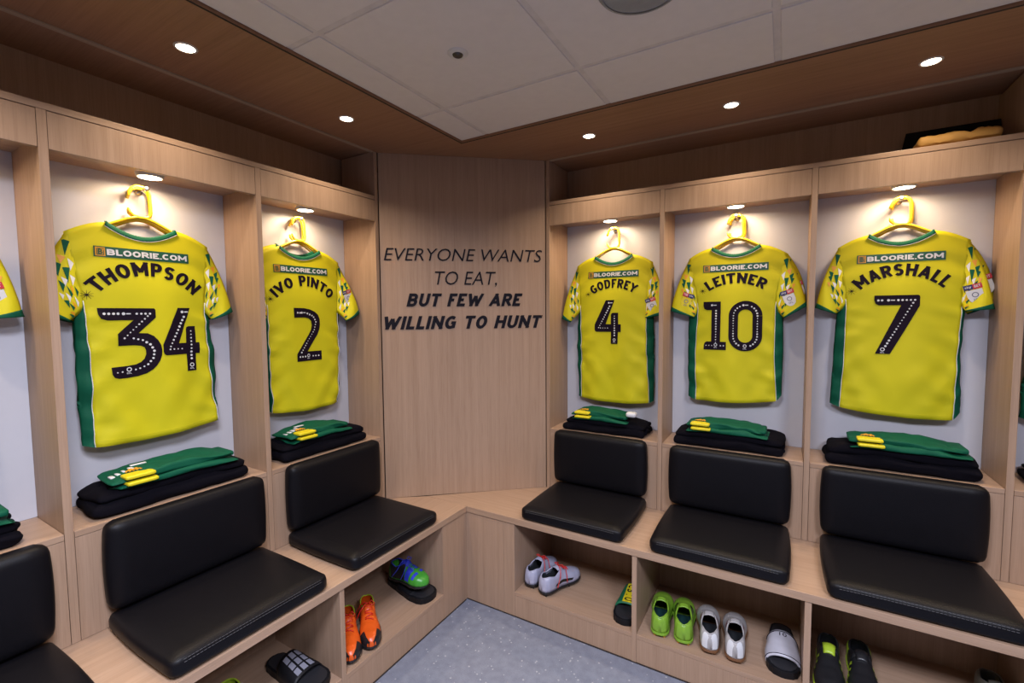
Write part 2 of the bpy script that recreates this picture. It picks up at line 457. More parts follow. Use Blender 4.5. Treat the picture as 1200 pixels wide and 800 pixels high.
tag(MB().prism([(-A, YW), (-A - 0.018, YW), (-A - 0.018, -UL - T / 2 - 0.001), (-A, -UL - T / 2 - 0.001)], ZS - 0.005, ZS - 0.0001).build('trim_5', WE), kind='structure')
tag(MB().prism([(UR + T / 2 + 0.001, A), (XW, A), (XW, A + 0.018), (UR + T / 2 + 0.001, A + 0.018)], ZS - 0.005, ZS - 0.0001).build('trim_6', WE), kind='structure')
# diagonal wood panel across the corner
P0 = Vector((-A, -0.1345, 0)); P1 = Vector((0.2360, A, 0)); PD = (P1 - P0).normalized(); PN = Vector((PD.y, -PD.x, 0))
cw = MB(); L_ = (P1 - P0).length
cw.add([P0 + PD * a + PN * b + Vector((0, 0, z)) for a in (0.004, L_ - 0.004) for b in (-0.002, -0.022) for z in (HB + 0.001, ZS - 0.001)],
       [(0, 1, 3, 2), (4, 6, 7, 5), (0, 4, 5, 1), (2, 3, 7, 6), (0, 2, 6, 4), (1, 5, 7, 3)])
corner = MB()
for v in cw.v: corner.v.append(v)
corner.f = cw.f; corner.m = cw.m
corner = corner.build('wall_corner', WV); tag(corner, kind='structure')
# dark recess behind its edges
tag(MB().prism([P0[:2], P1[:2], (P1 - PN * 0.03)[:2], (P0 - PN * 0.03)[:2]], HB - 0.02, ZS + 0.01).build('trim_4', DARKGAP, loc=(-PN.x * 0.023, -PN.y * 0.023, 0)), kind='structure')

# black vinyl motto on the corner panel
quote = empty('wall_lettering', tuple(P0 + Vector((0, 0, 1.36))))
quote.rotation_euler = (0, 0, math.atan2(PD.y, PD.x))
tag(quote, 'black slanted capitals of a four line motto on the corner panel', 'lettering')
for s, x0, x1, z0, z1, b in (('EVERYONE WANTS', .022, .842, 1.7115, 1.775, -0.006), ('TO EAT,', .275, .597, 1.579, 1.659, -0.006),
                             ('BUT FEW ARE', .128, .735, 1.478, 1.545, None), ('WILLING TO HUNT', .018, .844, 1.361, 1.429, None)):
    q = MB()
    if b is None:
        for word in heavy(s, .225, .12, 1.06, .24)[1]:
            q = MB()
            for k, qd in enumerate(word):
                q.add([(x0 + (x1 - x0) * a, -0.0005 - 0.00001 * (k % 3), z0 - 1.36 + (z1 - z0) * c) for a, c in qd], [(0, 1, 2, 3)])
            o = q.build('lettering_word', VINYL, quote, fix=False)
            md = o.modifiers.new('thick', 'SOLIDIFY'); md.thickness = 0.0012; md.offset = 0
        continue
    else:
        vs, fs = glyphs(s, b, 0.22)
        q.add([(x0 + (x1 - x0) * a, -0.0005, z0 - 1.36 + (z1 - z0) * c) for a, c in vs], fs)
    o = q.build('lettering_line', VINYL, quote, fix=False)
    md = o.modifiers.new('thick', 'SOLIDIFY'); md.thickness = 0.0012; md.offset = 0

# ================================================================== LOCKERS
def bay_parts(root, w, first, fascia=True):
    """front-view frame: x right, y into the wall, z up; bay spans -w/2..w/2"""
    h = T / 2; l, r = -w / 2 + h, w / 2 - h
    g = 0.0012
    MB().box(l, r, BK - 0.004, BK + 0.01, HC, ZF0 + 0.06).build('back_board', WHITE, root)
    MB().box(l + g, r - g, A, BK - 0.005, HC - 0.0185, HC).build('shelf', WH, root, bevel=0.0012)
    MB().box(l + g, r - g, A + 0.0005, A + 0.018, HB + 0.001, HC - 0.0198).build('backrest_panel', WV, root, bevel=0.0008)
    MB().box(l + g, r - g, A + 0.0005, A + 0.019, ZF0, ZF1 - 0.0022).build('fascia', WV, root, bevel=0.0008)
    ic = MB().box(l + 0.0005, r - 0.0005, A + 0.020, BK - 0.005, ZF0 + 0.027, ZF0 + 0.045).build('inner_ceiling', WH, root)
    lr = MB().lathe([(0.033, ZF0 + 0.0155), (0.034, ZF0 + 0.0135), (0.039, ZF0 + 0.0145), (0.041, ZF0 + 0.0268)], 32).build('cabinet_light', TRIMW, root, smooth=True)
    for v in lr.data.vertices: v.co.y += 0.562
    lens = MB().disc(0, 0.562, ZF0 + 0.0142, 0.034, 32).build('light_lens', LENS, lr, fix=False)
    # chrome peg
    pz = 1.882
    pg = MB().tube([(0, BK - 0.005, pz), (0, BK - 0.011, pz)], 0.012, 16)
    pg.tube([(0, BK - 0.011, pz), (0, 0.598, pz)], 0.0042, 12)
    pg.tube([(0, 0.600, pz), (0, 0.597, pz), (0, 0.590, pz + 0.001), (0, 0.586, pz + 0.001)], [0.0045, 0.0075, 0.0085, 0.006], 14)
    pg.build('coat_peg', CHROME, root, smooth=True)

def side_panel(root, x, z1, first):
    h = T / 2
    MB().box(x - h, x + h, A, BK - 0.0045, HB + 0.0008, z1).build('side_panel', [WV], root, bevel=0.0008)

ordn = ['nearest the corner', 'second from the corner', 'third from the corner', 'fourth from the corner', 'fifth from the corner', 'sixth from the corner']
def run(side, u0, w, n):
    protos = None
    for i in range(n):
        uc = u0 + (i + .5) * w
        outer = -1 if side == 'L' else 1      # local x direction away from the corner
        if i == 1:
            root = None
        if i <= 1:
            root = empty('locker_bay', at(side, uc), rot(side))
            bay_parts(root, w, i == 0)
            side_panel(root, outer * w / 2, ZF1 - 0.0003, False)
            if i == 0: side_panel(root, -outer * w / 2, ZS - 0.0008, True)
            if i == 1: protos = root
        else:
            root = copy_tree(protos); root.location = at(side, uc)
        nm = 'left' if side == 'L' else 'right'
        tag(root, 'pale wood locker bay with white back board, %s on the %s wall' % (ordn[i], nm), 'locker', 'locker bays round the room')
        if i <= 3:
            area('bay_lamp', at(side, uc, 0.553, ZF0 + 0.008), 0.06, BAY_POWER, (1.0, 0.74, 0.46), None, 172)
    # continuous overhead shelf
    ue = u0 + n * w
    xm = (u0 + T / 2 + 0.001, ue)
    mid = (xm[0] + xm[1]) / 2; half = (xm[1] - xm[0]) / 2
    sh = empty('overhead_shelf', at(side, mid, 0, ZF1), rot(side))
    MB().box(-half, half, A, BK + 0.008, 0, ZT - ZF1).build('shelf_board', WH, sh, bevel=0.0015)
    for k in ([3] if side == 'R' else [5]):
        x = (u0 + k * w - mid) * (1 if side == 'R' else -1)
        MB().box(x - T / 2, x + T / 2, A + 0.001, BK + 0.008, ZT - ZF1 + 0.0003, ZS - ZF1 - 0.0055).build('divider', WV, sh, bevel=0.0008)
    nm = 'left' if side == 'L' else 'right'
    tag(sh, 'continuous wooden top shelf above the lockers on the %s wall' % nm, 'shelf', 'overhead shelves')
    # cubbies under the bench
    C0 = 0.1804 if side == 'L' else 0.2724
    for i in range(n):
        a0 = C0 if i == 0 else u0 + i * w + T / 2
        a1 = u0 + (i + 1) * w - T / 2
        sg = -1 if side == 'L' else 1
        r = empty('shoe_cubby', at(side, (a0 + a1) / 2), rot(side)); hw = (a1 - a0) / 2
        F = 0.006
        MB().box(-hw, hw, F, A - 0.001, HBASE - 0.018, HBASE).build('base_board', WH, r, bevel=0.001)
        MB().box(-hw, hw, F + 0.001, F + 0.018, 0.001, HBASE - 0.0192).build('plinth', WV, r, bevel=0.0008)
        MB().box(-hw, hw, A - 0.012, A - 0.0012, HBASE, HB - TB - 0.001).build('back_panel', WV, r)
        xd = sg * (hw + T / 2)
        MB().box(xd - T / 2 + .0003, xd + T / 2 - .0003, F - 0.001, A - 0.001, 0.001, HB - TB - 0.0004).build('divider', WV, r, bevel=0.0008)
        if i == 0:
            xi = -sg * (hw + 0.0085)
            MB().box(xi - .0085, xi + .0083, F + 0.0175, A - 0.001, 0.001, HB - TB - 0.0004).build('inner_side', WV, r, bevel=0.0008)
        tag(r, 'open wooden shoe compartment under the %s bench, %s' % (nm, ordn[i]), 'shoe cubby', 'shoe cubbies under the benches')
    # bench top, mitred towards the corner
    seam = (-0.259, -0.001)
    if side == 'L': poly = [(0, 0), seam, (-A, -0.125), (-A - 0.005, -0.125), (-A - 0.005, YW + 0.001), (0, YW + 0.001)]
    else: poly = [(0.0004, 0.0001), (XW - 0.001, 0.0001), (XW - 0.001, A + 0.005), (0.226, A + 0.005), (-0.259, 0.0008)]
    b = MB().prism(poly, HB - TB, HB).build('bench_top', WH if side == 'R' else wood('wood_left_bench', 'y', rough=0.38), bevel=0.0015)
    tag(b, 'long pale wooden bench top along the %s wall' % nm, 'bench top')
run('L', UL, WL, NL)
run('R', UR, WR, NR)

# corner fillers below the bench
cf = empty('corner_filler', (-0.1, 0.1, 0))
F = 0.006; zt = HB - TB - 0.0006
def cb(nm, x0, x1, y0, y1):
    MB().box(x0 + 0.1, x1 + 0.1, y0 - 0.1, y1 - 0.1, 0.001, zt).build(nm, WV, cf, bevel=0.0008)
cb('filler_board', -F - 0.017, -F, -0.1804, F - 0.0003)
cb('filler_board', -F - 0.017, 0.2125, F, F + 0.017)
cb('filler_board', 0.2135, 0.2722, F, F + 0.017)
tag(cf, 'wooden boards closing the bench corner between the shoe cubbies', 'panel')
# thin black seal at the floor
tag(MB().box(-F - .001, -F + 0.0035, YW, -F, 0, 0.0035).build('baseboard_left', DARKGAP), kind='structure')
tag(MB().box(-F - .001, XW, F - 0.0035, F + .001, 0, 0.0035).build('baseboard_right', DARKGAP), kind='structure')

# ================================================================== CEILING FITTINGS
def downlight(x, y, label):
    r = empty('downlight', (x, y, ZS))
    MB().lathe([(0.0235, 0.004), (0.0245, -0.001), (0.0255, -0.0028), (0.0295, -0.0028), (0.0315, 0.0)], 32).build('ring', TRIMW, r, smooth=True)
    MB().disc(0, 0, -0.0012, 0.0245, 32).build('lens', LENS, r, fix=False)
    tag(r, label, 'downlight', 'downlights in the soffit')
    area('downlight_lamp', (x, y, ZS - 0.006), 0.05, SOFFIT_POWER, (1.0, 0.83, 0.62), None, 120)
for i in range(NL):
    downlight(-0.229, -(0.477 + i * 0.5895), 'round lit downlight in the left soffit, %s' % ordn[i])
for i in range(NR):
    downlight(0.555 + i * 0.588, 0.227, 'round lit downlight in the right soffit, %s' % ordn[i])
sp = empty('ceiling_speaker', (1.012, -0.598, ZS + 0.009))
MB().lathe([(0.0, -0.0045), (0.05, -0.0045), (0.098, -0.004)], 48).build('grille', GREY, sp, smooth=True)
MB().lathe([(0.098, -0.006), (0.104, -0.006), (0.109, -0.0001)], 48).build('rim', GREY, sp, smooth=True)
tag(sp, 'round grey speaker grille set in a ceiling tile', 'speaker')
se = empty('ceiling_sensor', (0.441, -0.602, ZS + 0.009))
MB().lathe([(0.0, -0.003), (0.019, -0.006), (0.028, -0.006), (0.033, -0.0001)], 32).build('ring', simple('sensor_white', (0.62, 0.60, 0.60), 0.5), se, smooth=True)
MB().lathe([(0.0, -0.013), (0.009, -0.012), (0.015, -0.009), (0.017, -0.0055)], 24).build('eye', simple('sensor_dark', (0.05, 0.04, 0.035), 0.25), se, smooth=True)
tag(se, 'small round motion sensor with dark eye in a ceiling tile', 'sensor')

# ================================================================== PADDED SEATS
def seat(side, uc, label, dx=0.0):
    r = empty('padded_seat', at(side, uc, 0, HB), rot(side))
    w = 0.478
    sc = MB().rbox(dx, 0.205, 0.031, w, 0.412, 0.060, r=0.022, n=14, puff=0.035)
    sc.build('seat_cushion', LEATHER, r, smooth=True)
    bc = MB().rbox(dx, A - 0.036, 0.205, w, 0.064, 0.272, r=0.026, n=14, puff=0.03)
    bc.build('back_cushion', LEATHER, r, smooth=True)
    # double row of stitching along the front edge
    for zz, yy in ((0.049, 0.0035), (0.0425, 0.0005)):
        st = MB(); x = -w / 2 + 0.03
        pts = []
        while x < w / 2 - 0.03:
            st.tube([(dx + x, yy - 0.0015 - 0.002 * (1 - (2 * x / w) ** 4), zz + 0.004 * (1 - (2 * x / w) ** 4)), (dx + x + 0.007, yy - 0.0015 - 0.002 * (1 - (2 * x / w) ** 4), zz + 0.004 * (1 - (2 * x / w) ** 4))], 0.0007, 4)
            x += 0.0095
        o = st.build('stitching', simple('grey_thread', (0.06, 0.06, 0.07), 0.6), r)
    tag(r, label, 'seat', 'padded seats on the benches')
    return r
SL = {0: 'black padded seat directly left of the corner panel', 1: 'black padded seat, second to the left of the corner',
      2: 'black padded seat cut by the bottom left of the photo'}
SRR = {0: 'black padded seat directly right of the corner panel', 1: 'black padded seat, second to the right of the corner',
       2: 'black padded seat, third to the right of the corner'}
for i, l in SL.items(): seat('L', UL + (i + .5) * WL + (0.008 if i == 0 else -0.006), l)
for i, l in SRR.items(): seat('R', UR + (i + .5) * WR + (0.004, 0.0, -0.005)[i], l)

# ================================================================== SHIRTS
def smooth01(t): t = max(0, min(1, t)); return t * t * (3 - 2 * t)
def lerp(a, b, t): return a + (b - a) * t
def pw(pts, z):
    # smooth piecewise through (z, value), z descending
    if z >= pts[0][0]: return pts[0][1]
    for (z0, a), (z1, b) in zip(pts, pts[1:]):
        if z >= z1: return lerp(a, b, smooth01((z0 - z) / (z0 - z1)) * 0.6 + 0.4 * (z0 - z) / (z0 - z1))
    return pts[-1][1]

def quad_stroke(path, w):
    """thick mitred polyline -> list of (left, right, centre)"""
    P = [Vector(p) for p in path]; out = []
    for i, p in enumerate(P):
        d0 = (P[i] - P[i - 1]).normalized() if i > 0 else (P[1] - P[0]).normalized()
        d1 = (P[i + 1] - P[i]).normalized() if i < len(P) - 1 else d0
        n0 = Vector((-d0.y, d0.x)); n1 = Vector((-d1.y, d1.x)); m = (n0 + n1)
        m = n0 if m.length < 1e-4 else m.normalized()
        k = 1 / max(0.38, m.dot(n0))
        out.append((p + m * w / 2 * k, p - m * w / 2 * k))
    return out
def arc(cx, cy, rx, ry, a0, a1, n=14):
    return [(cx + rx * math.cos(math.radians(a0 + (a1 - a0) * i / n)), cy + ry * math.sin(math.radians(a0 + (a1 - a0) * i / n))) for i in range(n + 1)]
def dens(path, step=0.012):
    out = [path[0]]
    for a, b in zip(path, path[1:]):
        L = math.dist(a, b); n = max(1, int(L / step))
        for i in range(1, n + 1): out.append((a[0] + (b[0] - a[0]) * i / n, a[1] + (b[1] - a[1]) * i / n))
    return out
# digit outlines in arbitrary units (x right, y down); scaled to the box given per shirt
OUT = {
 '3': [(109.4,361),(171,361),(172.5,363),(172.5,372),(168,376),(152,390.5),(162,391),(169,394.5),(174,400),(177,406),(178,412),(177.5,418),(175,424.5),(171,430.5),(166,435),(159,439),(150,441.4),(139,442.4),(128,442.6),(123,441),(120.6,437),(120,429),(138,428.4),(147,427.4),(153,425),(157,421),(159,416),(159,411),(157.5,407.5),(154,405.6),(146,404.6),(129,404.6),(129,391),(147,375),(119,375),(112.5,373),(110,368)],
 '4': [(712,351.8),(722,351.8),(711.7,380),(717.7,380),(717.9,369),(718.7,367.2),(720.5,366.6),(726.2,366.6),(726.2,380),(729.2,380),(729.2,389),(726,389),(725.6,403),(717.7,403),(717.9,389),(701,389),(699.4,388),(698.8,386),(698.8,380.6)],
 '2': [(339.6,360),(352,360.3),(359,361.6),(365,364.2),(369.5,368),(371.6,373),(371.9,379),(370.8,385),(368,391.5),(355,410.4),(373,410.4),(373,421.2),(341.4,421.2),(341.4,412.5),(357,391),(360.2,385.5),(361.3,380),(360.6,375),(357.5,372),(353,371),(340,371)],
 '7': [(0,0),(52.5,0),(54.5,1),(55,3),(55,12),(22,67),(3.5,67),(33,11.2),(6,11.2),(2,9.5),(0,5)],
 '1': [(825,354.3),(846,354.3),(846,401.2),(853,401.2),(853,410.8),(826,410.8),(826,405.5),(827,402.6),(829.5,401.2),(835,401.2),(835,364.3),(829,364),(826,362.5),(825,359)],
}
DOTS = {   # centre lines in the same units
 '3': [[(116,367.5),(166,367.5),(136,396)],[(146,396.5),(156,399),(165,405),(168.6,413),(167,421),(160,429),(150,433),(139,434.4),(126,435.4)]],
 '4': [[(716.5,359),(703.5,384.5),(714,384.5)],[(722,370.5),(722,396)]],
 '2': [[(344,365.5),(355,366),(363,369.5),(366.5,376),(364,386),(347,411)],[(345,416),(369,416)]],
 '7': [[(5,5.6),(49,5.6),(16,58)]],
 '1': [[(840.5,362),(840.5,402)],[(829,405.8),(850,405.8)]],
}
def digit_geo(d, box):
    """-> list of (verts, faces), dot positions, roundel position, head mark position in local x,z"""
    bx0, bz0, bx1, bz1 = box
    if d == '0':
        rx, rz = (bx1 - bx0) / 2, (bx1 - bx0) / 2; cx = (bx0 + bx1) / 2; w = .040
        path = arc(cx, bz1 - rz, rx - w / 2, rz - w / 2, 0, 180, 18) + arc(cx, bz0 + rz, rx - w / 2, rz - w / 2, 180, 360, 18) + [(bx1 - w / 2, bz1 - rz)]
        pth = dens(path, .010); st = quad_stroke(pth, w); vs = []; fs = []
        for a, b in st:
            for k in range(4): vs.append((lerp(a.x, b.x, k / 3), lerp(a.y, b.y, k / 3)))
        for i in range(len(st) - 1):
            for k in range(3): fs.append((i * 4 + k, i * 4 + k + 1, i * 4 + k + 5, i * 4 + k + 4))
        dl = [pth]
        geo = (vs, fs); foot = (cx, bz0 + w / 2); head = (cx, bz1 - w / 2)
    else:
        O = OUT[d]; x0, x1 = min(p[0] for p in O), max(p[0] for p in O); y0, y1 = min(p[1] for p in O), max(p[1] for p in O)
        f = lambda p: (lerp(bx0, bx1, (p[0] - x0) / (x1 - x0)), lerp(bz1, bz0, (p[1] - y0) / (y1 - y0)))
        geo = fill_poly([f(p) for p in O], .016)
        dl = [[f(p) for p in q] for q in DOTS[d]]
        foot = f({'3': (139,434), '4': (721.8,399), '2': (356,416), '7': (12.5,63), '1': (840.5,405.8)}[d])
        head = f({'3': (140,367.5), '4': (717.5,355), '2': (351,365.5), '7': (21,5.6), '1': (838,358.5)}[d])
    dots = []
    for q in dl:
        L = sum(math.dist(a, b) for a, b in zip(q, q[1:])); n = max(2, int(L / .0125)); q2 = dens(q, .0008)
        for k in range(n + (0 if d == '0' else 1)):
            p = q2[min(len(q2) - 1, int(k / n * (len(q2) - 1)))]
            if math.dist(p, foot) > .014 and math.dist(p, head) > .017: dots.append(p)
    return geo, dots, foot, head

class Shirt:
    def __init__(s, P, seed): s.P = P; s.seed = seed
    def xl(s, z): P = s.P; return pw([(-0.05, -0.205), (-0.29, P['yL'][0]), (-0.5, P['yL'][1]), (-0.745, P['yL'][2])], z)
    def xr(s, z): P = s.P; return pw([(-0.05, 0.207), (-0.29, P['yR'][0]), (-0.5, P['yR'][1]), (-0.745, P['yR'][2])], z)
    def top(s, x):
        a = abs(x)
        if a < 0.102: return -0.040 * math.cos(a / 0.102 * PI / 2) ** 0.9 - 0.001
        t = (a - 0.102) / 0.105
        return -0.046 * t ** 1.25 - 0.001 + 0.004 * math.sin(t * PI)
    def y(s, x, z, front=True):
        l, r = s.xl(z), s.xr(z)
        t = max(0, min(1, (x - l) / (r - l))); c = 2 * t - 1
        lift = smooth01(-z / 0.25)
        th = 0.005 + 0.011 * (1 - abs(c) ** 3) * lift + 0.004 * lift
        e = abs(c) ** 2.2
        sd = s.seed
        wr = 0.0045 * e * math.sin(z * 58 + x * 40 * (1 if c > 0 else -1) + sd) * smooth01((-z - 0.22) / 0.2)
        wr += 0.0035 * math.sin(x * 34 + sd * 2 + z * 5) * smooth01((-z - 0.12) / 0.5)
        wr += 0.0030 * e * math.sin((x * (1 if c > 0 else -1) * 0.6 + z) * 75 + sd) * smooth01((z + 0.32) / 0.2) * smooth01(-z / 0.1)
        wr += 0.0030 * e * math.sin(z * 115 + x * 25 + sd * 3) * smooth01((-z - 0.26) / 0.05) * (0.5 + 0.5 * math.sin(z * 17 + sd))
        wr += 0.008 * (noise.noise(Vector((x * 9 + sd, z * 6, sd))) ) * (0.35 + 0.65 * smooth01((-z - 0.5) / 0.12)) * smooth01(-z / 0.15)
        if z < -0.45:   # diagonal folds towards the hem corners
            k = smooth01((-z - 0.45) / 0.15)
            wr += 0.0040 * k * math.sin((abs(c) * 0.9 - z * 3.2) * 12 + sd) * (0.25 + 0.75 * e)
        return -(th + wr) if front else (th * 0.8 + wr * 0.4)
    def hem(s, x, t): return lerp(s.P['hem'][0], s.P['hem'][1], t) - 0.012 * math.sin(PI * t)

def shirt(side, uc, v, z0, P, seed, label, number=None, name=None, namew=0.25, group=None, dx=0.0):
    S = Shirt(P, seed)
    r = empty('football_shirt', at(side, uc, v, z0), rot(side))
    plain = number is None
    NS, NT = (36, 44) if not plain else (20, 24)
    # body: back of the shirt faces the room (front=True side), chest faces the wall
    for fr in (True, False):
        rows = []
        for j in range(NT + 1):
            t = j / NT; row = []
            for i in range(NS + 1):
                q = i / NS
                xt = lerp(-0.205, 0.207, q)
                zt = S.top(xt) - (0.0 if fr else 0.0)
                if not fr and abs(xt) < 0.10: zt -= 0.028 * math.cos(xt / 0.10 * PI / 2)
                zh = S.hem(0, q)
                z = lerp(zt, zh, t)
                # columns follow the side outline
                k = smooth01(min(1, (zt - z) / 0.10)) if True else 1
                xa = lerp(S.xl(z), S.xr(z), q)
                x = lerp(xt, xa, k)
                row.append((x, S.y(x, z, fr), z))
            rows.append(row)
        m = MB().grid(rows)
        if fr:
            body = m.build('back_panel' if fr else 'front_panel', YELLOW, r, smooth=True, fix=False)
            md = body.modifiers.new('t', 'SOLIDIFY'); md.thickness = 0.001; md.offset = 0
        else:
            m.build('chest_panel', YELLOW, r, smooth=True, fix=False)
    # hem line
    hl = MB()
    for dz in (0.018,):
        pts = []
        for i in range(41):
            q = i / 40; z = S.hem(0, q) + dz; x = lerp(S.xl(z), S.xr(z), q)
            pts.append((x, S.y(x, z) - 0.0006, z))
        hl.tube(pts, 0.0008, 5)
    hl.build('hem_seam', YELLOW, r, smooth=True)
    # green side panels with white piping
    for sg, ye, ge in ((-1, S.xl, P['gL']), (1, S.xr, P['gR'])):
        rows = []; pip = []
        hz = P['hem'][0] if sg < 0 else P['hem'][1]
        ghz = hz + (P['gh'][0] if sg < 0 else P['gh'][1])
        for j in range(33):
            t = j / 32
            z = lerp(-0.262, hz, t); zg = lerp(-0.262, ghz, t)
            xe = ye(z); xg = pw([(-0.262, abs(xe) * sg if j == 0 else ge[0]), (-0.29, ge[0]), (-0.5, ge[1]), (-0.745, ge[2])], z)
            xg = lerp(ye(-0.262), xg, smooth01(t * 9))
            row = []
            for i in range(7):
                q = i / 6
                x = lerp(xe, xg, q)
                yy = S.y(xe, z) + 0.0005 + q * q * 0.017 + 0.002 * math.sin(q * 5 + z * 30 + seed) * q
                row.append((x, yy, lerp(z, zg, q)))
            row.append((lerp(xe, xg, 0.8), S.y(xe, z, False) + 0.004, lerp(z, zg, 0.9)))
            row.append((lerp(xe, xg, 0.3), S.y(xe, z, False) + 0.002, lerp(z, zg, 0.6)))
            rows.append(row)
            pip.append((xe, S.y(xe, z) - 0.0012, z))
        MB().grid(rows).build('side_panel', GREEN, r, smooth=True, fix=False)
        MB().tube(pip, 0.0013, 6).build('piping', WPRINT, r, smooth=True)
    # collar, back half facing us and chest half lower behind it
    ring = []; pipe = []
    for i in range(25):
        q = -1 + 2 * i / 24; x = 0.102 * q
        ring.append([(x * (0.985 + 0.045 * k), S.y(x, -0.03) + 0.0005 - 0.0040 * k, S.top(x) + 0.005 - 0.0155 * k) for k in (0, 0.35, 0.7, 1)])
        pipe.append((x * 1.035, S.y(x, -0.03) - 0.0038, S.top(x) - 0.0120))
    c = MB().grid(ring).build('collar', GREEN, r, smooth=True, fix=False)
    md = c.modifiers.new('t', 'SOLIDIFY'); md.thickness = 0.0022; md.offset = 0
    MB().tube(pipe, 0.001, 5).build('collar_piping', WPRINT, r, smooth=True)
    ring = []
    for i in range(25):
        q = -1 + 2 * i / 24; x = 0.100 * q
        zz = S.top(x) - 0.020 * math.cos(q * PI / 2)
        ring.append([(x, -S.y(x, -0.03) + 0.001 - 0.002 * k, zz + 0.008 - 0.012 * k) for k in (0, 0.5, 1)])
    c = MB().grid(ring).build('front_collar', GREEN, r, smooth=True, fix=False)
    md = c.modifiers.new('t', 'SOLIDIFY'); md.thickness = 0.002; md.offset = 0
    # sleeves
    sl = {}
    for sg in (-1, 1):
        (tx, tz), (bx, bz), fy = P['sleeve'][0 if sg < 0 else 1]
        T0 = Vector((0.200 * sg, -0.042)); B0 = Vector(((S.xl(-0.285) if sg < 0 else S.xr(-0.285)) * 0.97, -0.288))
        T1 = Vector((tx, tz)); B1 = Vector((bx, bz))
        def surf(a, q, T0=T0, B0=B0, T1=T1, B1=B1, sg=sg, fy=fy):
            # a along the sleeve, q 0 armpit side .. 1 shoulder side ; returns x, z and half thickness
            top = T0.lerp(T1, a) + Vector((P.get('bulge', 0.009) * sg, 0.004)) * math.sin(PI * min(1, a)) ** 0.8
            bot = B0.lerp(B1, a)
            p = bot.lerp(top, q)
            th = (0.006 + 0.012 * min(1, a)) * math.sin(PI * max(0, min(1, q))) ** 0.6
            return p, th, fy * smooth01(a)
        def frontp(a, q, surf=surf, off=0.0):
            p, th, yy = surf(a, q)
            w = 0.002 * math.sin(a * 9 + q * 7 + seed) * math.sin(PI * max(0, min(1, q)))
            return (p.x, -0.004 - th + yy - w - off, p.y)
        def backp(a, q, surf=surf):
            p, th, yy = surf(a, q); return (p.x, 0.002 + th + yy, p.y)
        sl[sg] = frontp
        rows = []; NQ = 12
        for j in range(17):
            a = j / 16
            rows.append([frontp(a, i / NQ) for i in range(NQ + 1)] + [backp(a, i / NQ) for i in range(NQ - 1, 0, -1)])
        o = MB().grid(rows, wrap=True).build('sleeve', YELLOW, r, smooth=True, fix=True)
        rows = []
        for j in range(4):
            a = 0.972 + 0.027 * j
            e = 0.001
            row = [frontp(a, i / NQ, off=e) for i in range(NQ + 1)] + [backp(a, i / NQ) for i in range(NQ - 1, 0, -1)]
            rows.append([(x, y_ + (0.001 if k > NQ else 0), z) for k, (x, y_, z) in enumerate(row)])
        o = MB().grid(rows, wrap=True).build('cuff', GREEN, r, smooth=True, fix=True)
        md = o.modifiers.new('t', 'SOLIDIFY'); md.thickness = 0.002; md.offset = 0
        # printed triangles near the seam
        pat = MB()
        tris = [((.30, .78), (.40, .94), (.42, .74), 0), ((.00, .86), (.13, 1.0), (.17, .80), 0), ((.03, .60), (.14, .74), (.17, .58), 1), ((.16, .62), (.34, .50), (.31, .74), 0), ((.17, .78), (.30, .94), (.31, .80), 2),
                ((.10, .44), (.24, .40), (.22, .56), 1), ((.34, .32), (.44, .30), (.41, .52), 0), ((.32, .54), (.44, .52), (.42, .68), 1), ((.26, .36), (.35, .30), (.31, .46), 2),
                ((.43, .54), (.56, .50), (.50, .70), 0), ((.44, .32), (.56, .28), (.52, .46), 1), ((.50, .14), (.62, .12), (.60, .30), 0), ((.36, .78), (.46, .72), (.47, .88), 0),
                ((.56, .32), (.68, .22), (.67, .42), 0), ((.62, .08), (.73, .02), (.76, .18), 2), ((.58, .46), (.67, .44), (.64, .58), 1), ((.40, .14), (.50, .10), (.47, .28), 2),
                ((.70, .02), (.86, .0), (.84, .16), 0), ((.12, .26), (.22, .22), (.20, .38), 0), ((.24, .14), (.36, .10), (.32, .28), 1), ((.48, .74), (.57, .70), (.56, .84), 2)]
        for a, b, c_, mi in tris:
            # subdivide each triangle
            n = 3; idx = {}; vs = []; fs = []
            for i in range(n + 1):
                for j in range(n + 1 - i):
                    w0, w1 = i / n, j / n; w2 = 1 - w0 - w1
                    aa = a[0] * w0 + b[0] * w1 + c_[0] * w2; qq = a[1] * w0 + b[1] * w1 + c_[1] * w2
                    idx[i, j] = len(vs); vs.append(frontp(aa * 0.95, max(.02, min(.985, qq)), off=0.0012))
            for i in range(n):
                for j in range(n - i):
                    fs.append((idx[i, j], idx[i + 1, j], idx[i, j + 1]))
                    if j < n - i - 1: fs.append((idx[i + 1, j], idx[i + 1, j + 1], idx[i, j + 1]))
            pat.add(vs, fs, mi)
        pat.build('sleeve_pattern', [GREEN, WPRINT, OPRINT], r, smooth=True, fix=False)
        # competition badge
        if P['badge'][0 if sg < 0 else 1]:
            yel = P['badge'][0 if sg < 0 else 1] == 2
            bd = MB(); ca, cq = P.get('bpos', (0.52, 0.62))
            def fb(dx_, dz_, off=0.002, T0=T0, B0=B0, T1=T1, B1=B1, sg=sg):
                # flat badge, local axes along sleeve direction
                p, th, yy = surf(ca, cq)
                d = (T1 - T0).normalized(); n_ = Vector((-d.y, d.x)) * -sg
                w = p + n_ * dx_ * -BS + d * -dz_ * BS
                return (w.x, -0.0065 - th + yy - off, w.y)
            def flip(x): return x
            W_, H_ = 0.0195, 0.030; BS = 1.18
            shield = [(-W_, 0.012), (W_, 0.012), (W_, -0.008), (W_ * .8, -0.022), (W_ * .4, -0.030), (0, -0.032), (-W_ * .4, -0.030), (-W_ * .8, -0.022), (-W_, -0.008)]
            bd.add([fb(x, z) for x, z in shield], [tuple(range(9))], 3 if yel else 0)
